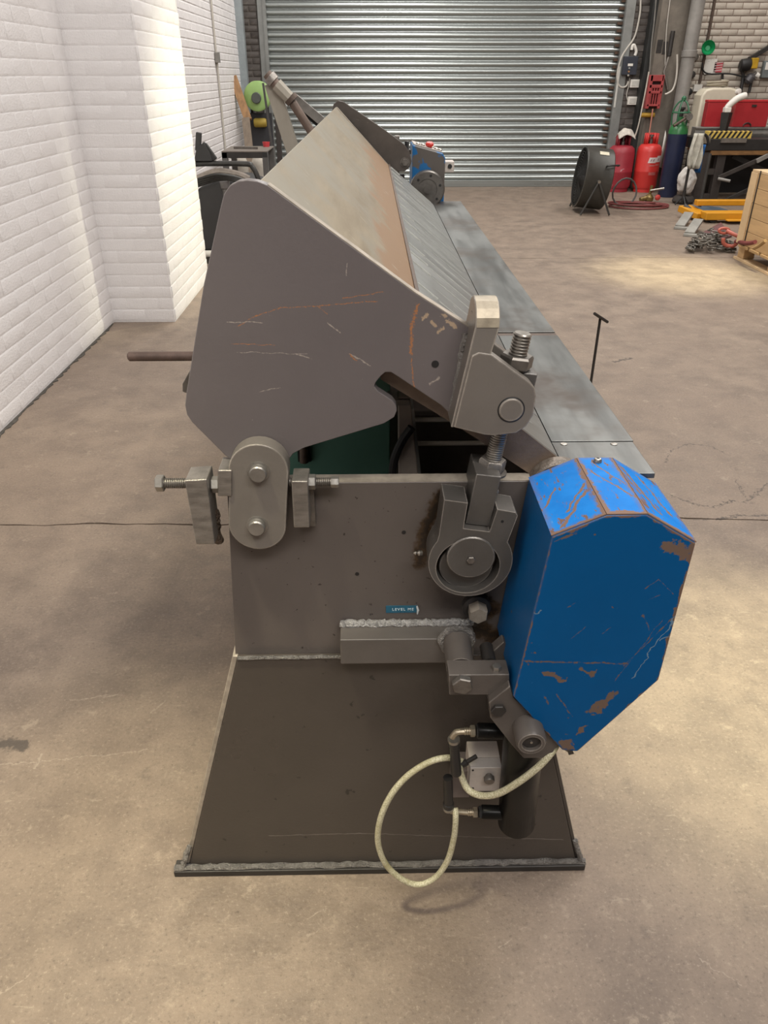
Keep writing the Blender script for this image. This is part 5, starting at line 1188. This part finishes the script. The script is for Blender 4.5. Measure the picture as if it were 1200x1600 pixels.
MB().tube([P(1166, 125, y=YB - .09), P(1176, 118, y=YB - .09), P(1182, 113, y=YB - .09)], .022, 10).build('gun_nozzle', M_bolt, gs_)
MB().lathe([(.03, 0), (.034, .01), (.03, .05)], P(1181, 116, y=YB - .1), (1, 0, -.5), 12).build('gun_cap', M_wplas, gs_)
MB().tube([P(1176, 120, y=YB - .06), P(1170, 145, y=YB - .06)], .02, 8).build('gun_handle', M_black, gs_)
q0, q1 = P(1194, 95, y=YB - .06), P(1206, 122, y=YB - .06)
gw = thing('wall_meter', 'grey and black meter box on the cream brick at the right edge', 'meter', ((q0.x + q1.x) / 2, YB - .04, q1.z))
MB().box((q0.x, YB - .09, q1.z), (q1.x + .1, YB - .009, q0.z)).build('case', mat('grey_meter', (.16, .18, .18), .45), gw, bevel=.012)
MB().box((q0.x + .02, YB - .094, q1.z + .10), (q1.x + .06, YB - .0895, q1.z + .19)).build('label_plate', M_wplas, gw)
hk = thing('hook_strip', 'dark strip of hooks and small tools beside the grey drainpipe', 'hook strip', tuple(P(1078, 110, y=YB - .04)))
x_h = X(1080, 110, YB - .03)
zA, zBt = P(1080, 84, y=YB - .03).z, P(1080, 165, y=YB - .03).z
MB().box((x_h - .012, YB - .03, zBt), (x_h + .012, YB - .009, zA)).build('strip', M_dark, hk)
for i in range(6):
    z = zA - (i + .4) * (zA - zBt) / 6; MB().lathe([(.02, 0), (.045, .01), (.045, .025), (.02, .035)], (x_h + .02 * (-1) ** i, YB - .031, z), (0, -1, .2), 10).build('hook_tool', (M_bolt, M_black, M_dark)[i % 3], hk)

# ---- in front of the lift table
st_x = X(1075, 270, 10.2)
sd = thing('pole_stand', 'black pole stand with a bent top, draped with a pale rag', 'stand', (st_x, 10.2, 0))
zst = P(1078, 212, y=10.2).z
MB().tube(smooth_path([(st_x, 10.2, .03), (st_x, 10.2, zst * .6), (st_x, 10.2, zst - .03), (st_x + .04, 10.2, zst + .02), (st_x + .14, 10.2, zst + .0), (st_x + .19, 10.2, zst - .10)], 5), .016, 10).build('pole', M_black, sd)
for k in range(3):
    a = k * 2.1 + .5; MB().tube([(st_x, 10.2, .12), (st_x + .10 * math.cos(a), 10.17 + .10 * math.sin(a), .012)], .011, 8).build('foot', M_black, sd)
MB().lathe([(.022, 0), (.022, .12)], (st_x, 10.2, .06), (0, 0, 1), 10).build('collar', M_dark, sd)
def drape(name, x, y, ztop, zbot, w, m, label, cat, seed):
    mb = MB(); vs = []; fs = []; n, k = 12, 10
    for i in range(n + 1):
        t = i / n; z = ztop + (zbot - ztop) * t
        for j in range(k + 1):
            s = j / k - .5; fold = .022 * math.sin(s * 14 + seed + t * 2.2) * (.4 + t)
            vs.append((x + s * w * (.75 + .4 * t * (1 - t) * 2) + .012 * math.sin(t * 5 + j), y - .03 + fold, z - (.03 * abs(math.sin(j * 1.3)) if i == n else 0)))
    for i in range(n):
        for j in range(k): a = i * (k + 1) + j; fs.append((a, a + 1, a + k + 2, a + k + 1))
    o = mb.add(vs, fs).build(name, m, ang=80); o.modifiers.new('thick', 'SOLIDIFY').thickness = .012; return tag(o, label, cat)
drape('hanging_rag', st_x + .03, 10.175, zst + .03, P(1073, 260, y=10.2).z, .17, mat('grey_white_rag', (.52, .50, .43), .9, var=.3, scale=14), 'long pale rag draped over the black pole stand', 'rag', 2)
drape('blue_cloth', st_x + .13, 10.24, zst - .10, P(1085, 266, y=10.25).z, .06, mat('bright_blue_cloth', (.02, .14, .42), .8, var=.3, scale=30), 'narrow bright blue cloth hanging behind the pale rag', 'cloth', 5)
seg_p = one(MB().cyl((X(1100, 290, 9.9), 9.9, .0), (X(1100, 290, 9.9) , 9.9, P(1104, 240, y=9.9).z), .018, 10), 'grey_tube_prop', M_tubek, 'thin grey upright tube in front of the lift table legs', 'tube')
sk = P(1075, 285, y=10.42)
bag = MB(); bag.lathe([(.04, 0), (.09, .03), (.115, .10), (.11, .18), (.085, .25), (.05, .30), (.03, .33)], (sk.x - .02, 10.42, .118), (0, 0, 1), 18)
ob_ = bag.build('white_sack', mat('white_sack_cloth', (.66, .62, .58), .8, var=.2, scale=14, bump=.8, bscale=18), ang=80); tag(ob_, 'crumpled white sack sitting on a dark bundle below the pale rag', 'sack')
tx = bpy.data.textures.new('sack_folds', 'CLOUDS'); tx.noise_scale = .09; dmo = ob_.modifiers.new('sub', 'SUBSURF'); dmo.levels = dmo.render_levels = 2; dm = ob_.modifiers.new('folds', 'DISPLACE'); dm.texture = tx; dm.strength = .06
lm = MB(); lm.lathe([(.12, 0), (.14, .03), (.13, .07), (.11, .09), (.05, .093)], (sk.x - .02, 10.42, .0), (0, 0, 1), 18); one(lm, 'dark_bundle', mat('dark_tarp', (.05, .042, .037), .8, var=.4, scale=12, bump=.6, bscale=30), 'dark folded tarpaulin on the floor under the white sack', 'tarpaulin')
bl = P(1055, 318, z=0)
bw_ = MB(); rr_ = random.Random(4); n = 14; ring = [(bl.x + .20 + (.20 + rr_.uniform(-.05, .05)) * math.cos(2 * math.pi * k / n), bl.y - .62 + (.24 + rr_.uniform(-.06, .06)) * math.sin(2 * math.pi * k / n)) for k in range(n)]
bw_.prism_h(ring, 0, .03, 'z'); one(bw_, 'blue_sheet', mat('slate_blue_sheet', (.075, .105, .14), .7, var=.5, scale=6), 'slate blue plastic sheet lying on the floor beside the red hose', 'sheet', bevel=.01)
# orange pallet truck
M_or = mat('orange_paint', (.60, .27, .015), .4, var=.12, scale=8)
oy = 9.3; p0, p1 = P(1067, 325, y=oy), P(1096, 340, y=oy)
ot = thing('pallet_truck', 'orange pallet truck low on the floor in front of the lift table', 'pallet truck', (P(1120, 335, z=.1).x, 9.1, 0))
f0, f1 = P(1097, 335, y=9.0), P(1152, 334, y=9.0)
MB().box((f0.x, 8.88, f0.z - .045), (f0.x + 1.15, 9.06, f0.z + .035)).build('fork', M_or, ot, bevel=.01)
MB().box((f0.x + .22, 8.80, max(f0.z - .13, .03)), (f0.x + 1.15, 8.875, f0.z - .03)).build('fork', M_or, ot, bevel=.008)
MB().bar(P(1068, 325, y=9.35), P(1098, 338, y=9.05), .17, .07).build('fork_neck', M_or, ot, bevel=.01)
MB().box((f0.x + .0, 9.2, .14), (f0.x + 1.1, 9.3, .20)).build('fork', M_or, ot, bevel=.01)
for xx in (f0.x + .1, f0.x + .9): MB().cyl((xx, 8.9, .055), (xx, 9.03, .055), .052, 18).build('wheel', M_black, ot)
MB().cyl(P(1070, 322, y=9.3) + Vector((0, 0, 0)), P(1082, 332, y=9.2), .03, 12).build('drawbar_knuckle', M_dark, ot)
# grey wedge feet
for (p, q), lb in ((((1062, 355), (1074, 345)), 'left grey steel bracket lying on the floor by the pallet truck'), (((1077, 366), (1089, 356)), 'right grey steel bracket lying on the floor by the maroon board')):
    a, b = P(*p, z=.02), P(*q, z=.02); y_ = (a.y + b.y) / 2; t = thing('steel_bracket', lb, 'bracket', (a.x, y_, 0), 'grey steel brackets by the pallet truck')
    d = Vector((b.x - a.x, b.y - a.y, 0)); M_gw = mat('pale_grey_bracket', (.33, .32, .29), .5, .2, var=.25)
    MB().bar(Vector((a.x, a.y, .03)), Vector((a.x, a.y, .03)) + d * 1.0 + Vector((0, 0, .07)), .10, .03).build('arm', M_gw, t, bevel=.004)
    MB().bar(Vector((a.x - .05, a.y + .02, .014)), Vector((a.x + .13, a.y - .07, .014)), .07, .026).build('toe', M_gw, t, bevel=.004)
# maroon board
bq = [P(1097, 366, z=.0), P(1109, 380, z=.0), P(1143, 371, z=.0), P(1126, 350, z=.0)]
one(MB().prism_h([(p.x, p.y) for p in bq], .002, .02, 'z'), 'maroon_board', mat('worn_maroon', (.14, .06, .062), .6, var=.25, scale=5, spots=((.42, .34, .28), 6.5, .62, .66)), 'flat worn maroon board lying on the floor beside the timber crate', 'board', bevel=.003)
# chain sling
cs = thing('lifting_chain', 'heap of steel lifting chain with pink hooks on the floor by the crate', 'chain', tuple(P(1125, 395, z=0)))
lk_ = MB(); rr_ = random.Random(11)
def link(c, d, up, L_=.045, W_=.022, r=.0065):
    d = Vector(d).normalized(); s = d.cross(Vector(up)).normalized(); pts = []
    for k in range(10):
        a = 2 * math.pi * k / 10; e = L_ - W_; pts.append(Vector(c) + d * (W_ * math.cos(a) + (e if math.cos(a) > 0 else -e)) + s * W_ * math.sin(a))
    lk_.tube(pts, r, 5, True)
for i in range(110):
    t = rr_.random(); px = 1076 + 68 * t; py = 392 - 4 * math.sin(t * 3) + rr_.uniform(-11, 8) * (.5 + .6 * math.sin(min(t * 3.6, 3.1)))
    c = P(px, py, z=.0); hgt = max(0, .10 * math.sin(min(t * 3.3, 3.1))) * rr_.random(); a = rr_.uniform(0, 6.28)
    link((c.x, c.y, .028 + hgt), (math.cos(a), math.sin(a), rr_.uniform(-.25, .25)), (rr_.uniform(-.6, .6), rr_.uniform(-.6, .6), 1))
lk_.build('chain_links', mat('chain_steel', (.20, .18, .155), .4, .6, var=.6, scale=20), cs, kind='stuff')
M_pink = mat('pink_hook_paint', (.50, .13, .09), .45, var=.2, scale=14)
def hook(nm, pts, r): MB().tube(smooth_path(pts, 5), r, 10).build(nm, M_pink, cs)
h0 = [P(1128, 383, y=7.28), P(1128, 390, y=7.28), P(1133, 394, y=7.28), P(1142, 395, y=7.27), P(1148, 391, y=7.27), P(1147, 387, y=7.28)]
hook('hook', [p + Vector((0, 0, .06)) for p in h0], .018)
MB().tube([P(1129 + 8 * math.cos(k * .5) , 371 + 4 * math.sin(k * .5), y=7.33) + Vector((0, 0, .06)) for k in range(13)], .013, 8, True).build('master_ring', M_pink, cs)
hook('shackle_bar', [P(1133, 371, y=7.3) + Vector((0, 0, .06)), P(1145, 377, y=7.25) + Vector((0, 0, .06)), P(1157, 382, y=7.2) + Vector((0, 0, .06))], .017)
MB().tube(smooth_path([P(1150, 377, y=7.15), P(1165, 380, x=3.27), P(1172, 380, x=3.26), P(1180, 378, x=3.26)], 5), .018, 8).build('maroon_sling', mat('maroon_webbing', (.16, .03, .03), .7), cs)
MB().tube(smooth_path([P(1178, 388, x=3.25), P(1186, 384, x=3.26), P(1196, 376, x=3.265)], 5), .016, 8).build('tan_sling', mat('tan_webbing', (.32, .2, .09), .8), cs)

# ---- timber crate on a pallet
CX0, CX1, CY0, CY1 = 3.315, 4.5, 5.7, 7.02
cr = thing('timber_crate', 'pale timber box crate standing on a pallet at the right edge', 'crate', ((CX0 + CX1) / 2, (CY0 + CY1) / 2, 0))
M_pine = mat('pine_board', (.52, .34, .17), .6, var=.22, scale=4, stretch=(1, .5, 7), bump=.1, spots=((.30, .155, .06), 8, .68, .72))
M_pine2 = mat('pine_batten', (.60, .43, .25), .6, var=.15, scale=4)
CZ0, CZ1 = .14, .725
nb = 5; hb_ = (CZ1 - CZ0) / nb
for k in range(nb):
    z0_ = CZ0 + k * hb_
    MB().box((CX0, CY0, z0_ + .0015), (CX0 + .02, CY1, z0_ + hb_ - .0015)).build('plank', M_pine, cr, bevel=.002)
    MB().box((CX0 + .021, CY1 - .02, z0_ + .0015), (CX1, CY1, z0_ + hb_ - .0015)).build('plank', M_pine, cr, bevel=.002)
    MB().box((CX0 + .021, CY0, z0_ + .0015), (CX1, CY0 + .02, z0_ + hb_ - .0015)).build('plank', M_pine, cr, bevel=.002)
MB().box((CX0 + .0, CY1 + .0005, CZ0), (CX0 + .09, CY1 + .02, CZ1)).build('corner_batten', M_pine2, cr, bevel=.002)
MB().box((CX0 - .006, CY1 - .10, CZ0), (CX0 - .0005, CY1 + .02, CZ1)).build('corner_strip', M_pine2, cr, bevel=.002)
MB().box((CX0 - .0075, CY1 - .145, CZ0 + .0), (CX0 - .0005, CY1 - .135, CZ1 + .022)).build('strap', M_dark, cr)
for k in range(9):
    x0_ = CX0 + k * (CX1 - CX0) / 9; MB().box((x0_ + .001, CY0, CZ1 + .0005), (x0_ + (CX1 - CX0) / 9 - .002, CY1 + .02, CZ1 + .02)).build('lid_plank', M_pine2, cr, bevel=.002)
for yy_ in (CY0 + .05, (CY0 + CY1) / 2, CY1 - .07):
    for xx in (CX0 + .02, (CX0 + CX1) / 2, CX1 - .12): MB().box((xx, yy_ - .06, .022), (xx + .10, yy_ + .06, .115)).build('pallet_block', M_pine, cr, bevel=.003)
for xx in (CX0, (CX0 + CX1) / 2, CX1 - .1): MB().box((xx, CY0, .0), (xx + .11, CY1 + .02, .0215)).build('pallet_runner', M_pine2, cr, bevel=.002)
for k in range(6): MB().box((CX0 - .01, CY0 + k * (CY1 - CY0) / 6, .1155), (CX1, CY0 + (k + .8) * (CY1 - CY0) / 6, .1385)).build('pallet_board', M_pine, cr, bevel=.002)
q = P(1190, 270, y=6.6); one(MB().lathe([(.02, 0), (.04, .01), (.03, .03), (.045, .04)], (CX0 + .12, 6.6, CZ1 + .0205), (0, 0, 1), 10), 'crumpled_strap', M_bolt, 'small grey clip lying on top of the timber crate', 'clip')

# ---- left background
# welder trolley
wx, wy = -1.22, 7.25
tr = thing('welder_trolley', 'black welding trolley with tube handle and coiled leads behind the white pier', 'trolley', (wx, wy, 0))
M_wb = mat('charcoal_case', (.036, .035, .037), .5, .05, var=.2, scale=3)
MB().prism([(wx - .30, .08), (wx + .30, .08), (wx + .30, .52), (wx + .26, .60), (wx + .10, .655), (wx - .12, .655), (wx - .27, .60), (wx - .30, .52)], wy - .22, wy + .5).build('case', M_wb, tr, bevel=.02, seg=3)
MB().box((wx - .05, wy - .226, .36), (wx + .13, wy - .2205, .56)).build('front_panel', mat('charcoal_panel', (.055, .052, .052), .45), tr)
MB().lathe([(.04, 0), (.035, .1), (.045, .11), (.045, .16)], (wx - .02, wy - .2, .50), (-.1, -.1, 1), 14).build('torch_socket', mat('grey_socket', (.13, .12, .12), .5), tr)
MB().tube(smooth_path([(wx - .40, wy - .12, .50), (wx - .40, wy - .12, .72), (wx - .34, wy - .12, .78), (wx + .12, wy - .12, .785), (wx + .20, wy - .12, .76), (wx + .245, wy - .12, .65), (wx + .25, wy - .12, .5)], 6), .022, 12).build('tube_handle', mat('dark_tube', (.05, .048, .046), .4, .3), tr)
for i in range(4):
    MB().tube(smooth_path([(wx - .33 + .01 * i, wy - .24, .60 + .02 * i), (wx - .1, wy - .25 - .01 * i, .67 + .015 * i), (wx + .08, wy - .25, .66 + .01 * i), (wx + .22, wy - .25, .56 + .02 * i), (wx + .34, wy - .2, .48 + .02 * i)], 6), .012, 8).build('weld_lead', M_black, tr)
MB().tube(smooth_path([(wx - .3, wy - .1, .66), (wx - .12, wy - .1, .72), (wx + .06, wy - .1, .70), (wx + .16, wy - .1, .66)], 5), .03, 8).build('cloth_roll', mat('beige_cloth', (.36, .31, .27), .85, var=.3, scale=20), tr)
for sx in (-.22, .22): MB().cyl((wx + sx, wy - .20, .085), (wx + sx, wy - .14, .085), .085, 20).build('wheel', M_black, tr)
hp0 = P(318, 240, y=wy - .05)
hd = thing('welding_clamp', 'black angular welding clamp standing on the trolley handle', 'clamp', (hp0.x, wy - .12, .805))
zb0 = .808
MB().prism([(hp0.x - .07, zb0), (hp0.x + .09, zb0), (hp0.x + .07, zb0 + .07), (hp0.x + .03, zb0 + .15), (hp0.x - .04, zb0 + .09)], wy - .15, wy - .09).build('jaw', M_wb, hd, bevel=.006)
MB().bar((hp0.x - .03, wy - .12, zb0 + .08), (hp0.x - .005, wy - .12, zb0 + .22), .045, .045).build('upper_grip', M_wb, hd, bevel=.006)
MB().bar((hp0.x + .03, wy - .12, zb0 + .13), (hp0.x + .11, wy - .12, zb0 + .01), .04, .04).build('lower_grip', M_black, hd, bevel=.006)
wp = P(333, 374, z=.07); one(MB().cyl((wp.x - .05, 6.93, .075), (wp.x + .22, 6.93, .075), .03, 16), 'white_pipe_offcut', M_wplas, 'white pipe offcut poking out at the bottom of the black trolley', 'pipe')
one(MB().box((wp.x + .03, 6.88, 0), (wp.x + .2, 6.98, .044)), 'timber_block', M_dark, 'dark block under the white pipe offcut', 'block')
# steel table
t0, t1 = P(353, 236, y=9.0), P(418, 240, y=9.0)
stb = thing('steel_table', 'small grey steel table with tube legs behind the black trolley', 'table', ((t0.x + t1.x) / 2, 9.25, 0))
M_tabg = mat('dull_table_steel', (.23, .20, .175), .55, .3, var=.2, scale=5); ztb = t0.z
MB().box((t0.x - .05, 9.0, ztb - .012), (t1.x, 9.65, ztb)).build('top', M_tabg, stb, bevel=.003)
MB().box((t0.x - .05, 9.0, ztb - .07), (t1.x - .06, 9.04, ztb - .013)).build('front_rail', M_dark, stb)
for xx in (t0.x - .02, t1.x - .03):
    for yy_ in (9.02, 9.61): MB().box((xx - .03, yy_ - .02, 0), (xx + .03, yy_ + .04, ztb - .013)).build('leg', mat('grey_tube_leg', (.12, .115, .11), .5, .2), stb, bevel=.004)
MB().box((t1.x - .056, 8.998, ztb - .062), (t1.x - .004, 9.001, ztb - .014)).build('tube_end', M_black, stb)
q = P(396, 232, y=9.25); one(MB().bar((q.x - .22, 9.28, ztb + .012), (q.x + .05, 9.22, ztb + .012), .025, .022), 'hand_file', M_bolt, 'thin steel file lying on the small grey table', 'file')
q = P(420, 227, y=9.5); one(MB().lathe([(.035, 0), (.042, .05), (.038, .05), (.03, .004)], (t1.x - .075, 9.55, ztb + .001), (0, 0, 1), 18, caps=False), 'red_cup', mat('red_cup_plastic', (.55, .05, .06), .4), 'small red cup on the corner of the grey steel table', 'cup')
# leaning timbers, bar, reel and bags
def lean_(p0, y0, p1, y1, w, h, name, m, label, cat):
    a, b = P(*p0, y=y0), P(*p1, y=y1); return one(MB().bar(a, b, w, h, (1, 0, 0)), name, m, label, cat, bevel=.004)
xl_ = lean_((364, 120), 11.2, (388, 188), 11.0, .05, .10, 'timber_offcut', mat('orange_timber', (.36, .20, .09), .7, var=.4, scale=7, stretch=(4, 4, .6)), 'rough orange timber leaning in the corner beside the white wall', 'timber')
a = P(384, 185, y=10.9); b = Vector((a.x + .12, 10.3, .0))
one(MB().bar((b.x, b.y, .035), (a.x, a.y, a.z), .05, .10, (1, 0, 0)), 'timber_plank', mat('grey_timber', (.20, .155, .115), .75, var=.3, scale=6, stretch=(4, 4, .6)), 'grey-brown plank leaning behind the steel table', 'plank', bevel=.004)
a = P(411, 130, y=10.6); one(MB().bar((a.x + .16, 10.2, .014), tuple(a), .018, .026, (1, 0, 0)), 'steel_bar', M_dark, 'thin dark steel bar leaning in front of the green reel', 'bar')
rc0 = P(402, 150, y=11.2); rrl = (X(424, 150, 11.2) - X(382, 150, 11.2)) / 2
rl2 = thing('hose_reel', 'light green hose reel with black hub in the left back corner', 'hose reel', (rc0.x, 11.25, 0))
M_lg = mat('lime_reel', (.30, .47, .16), .5, var=.15, scale=6)
for off_ in (-.09, .09): MB().lathe([(.03, 0), (rrl * .9, .0), (rrl, .012), (rrl, .03), (rrl * .9, .04)], (rc0.x, 11.25 + off_ - .02, rc0.z), (.15, 1, -.1), 36).build('flange', M_lg, rl2, ang=40)
MB().lathe([(rrl * .33, 0), (rrl * .38, .01), (rrl * .30, .03)], (rc0.x - .005, 11.10, rc0.z - .02), (.15, 1, -.1), 22).build('hub', mat('reel_hub', (.075, .085, .075), .5), rl2)
MB().lathe([(rrl * .6, 0), (rrl * .6, .14)], (rc0.x, 11.19, rc0.z), (.15, 1, -.1), 24).build('drum', M_black, rl2)
for sx in (-.10, .10): MB().box((rc0.x + sx - .02, 11.33, 0), (rc0.x + sx + .02, 11.37, rc0.z + .05)).build('stand_post', M_dark, rl2)
for sx in (-.14, .16): MB().box((rc0.x + sx - .03, 11.02, 0), (rc0.x + sx + .03, 11.32, .03)).build('stand_foot', M_dark, rl2)
MB().box((rc0.x - .15, 11.30, .25), (rc0.x + .16, 11.33, rc0.z - rrl * 1.15)).build('stand_panel', mat('dark_panel', (.03, .03, .035), .6), rl2)
q0, q1 = P(396, 187, y=11.2), P(416, 197, y=11.2)
one(MB().lathe([(.045, 0), (.055, .02), (.055, q1.x - q0.x - .02), (.045, q1.x - q0.x)], (q0.x, 11.24, (q0.z + q1.z) / 2), (1, 0, 0), 18), 'yellow_strap_roll', mat('ochre_strap', (.38, .27, .04), .6, var=.2), 'yellow roll fixed below the light green reel', 'roll')
one(MB().box((X(430, 200, 11.4), 11.40, 0), (X(438, 200, 11.4), 11.46, P(431, 150, y=11.4).z)), 'upright_channel', M_ch, 'dark brown upright channel right of the green reel', 'channel', bevel=.003)
for (p, r, h, lb) in (((374, 219), .095, .62, 'left pale plaster bag standing behind the steel table'), ((402, 222), .095, .60, 'right pale plaster bag standing behind the steel table')):
    c = P(*p, y=10.0); t = MB().lathe([(r * .9, 0), (r, .06), (r * 1.05, h * .5), (r * .95, h * .85), (r * .6, h), (r * .2, h + .02)], (c.x, 9.93, 0), (0, 0, 1), 14)
    one(t, 'plaster_bag', mat('pale_bag', (.52, .48, .42), .8, var=.2, scale=9, bump=.8, bscale=14), lb, 'bag', 'pale bags behind the steel table', ang=70)
# white conduit and cleat down the left wall
yq = 10.6; zq = P(346, 0, x=XW + .02).z
q = P(340, 90, x=XW + .03)
cdt = thing('wall_conduit', 'thin white conduit with a grey cleat running down the far left wall', 'conduit', (XW + .02, q.y, 0))
MB().cyl((XW + .018, q.y, .3), (XW + .018, q.y, WT), .012, 8).build('tube', M_wcab, cdt)
MB().box((XW + .006, q.y - .06, q.z - .05), (XW + .05, q.y + .06, q.z + .05)).build('cleat', M_pipeg, cdt, bevel=.004)
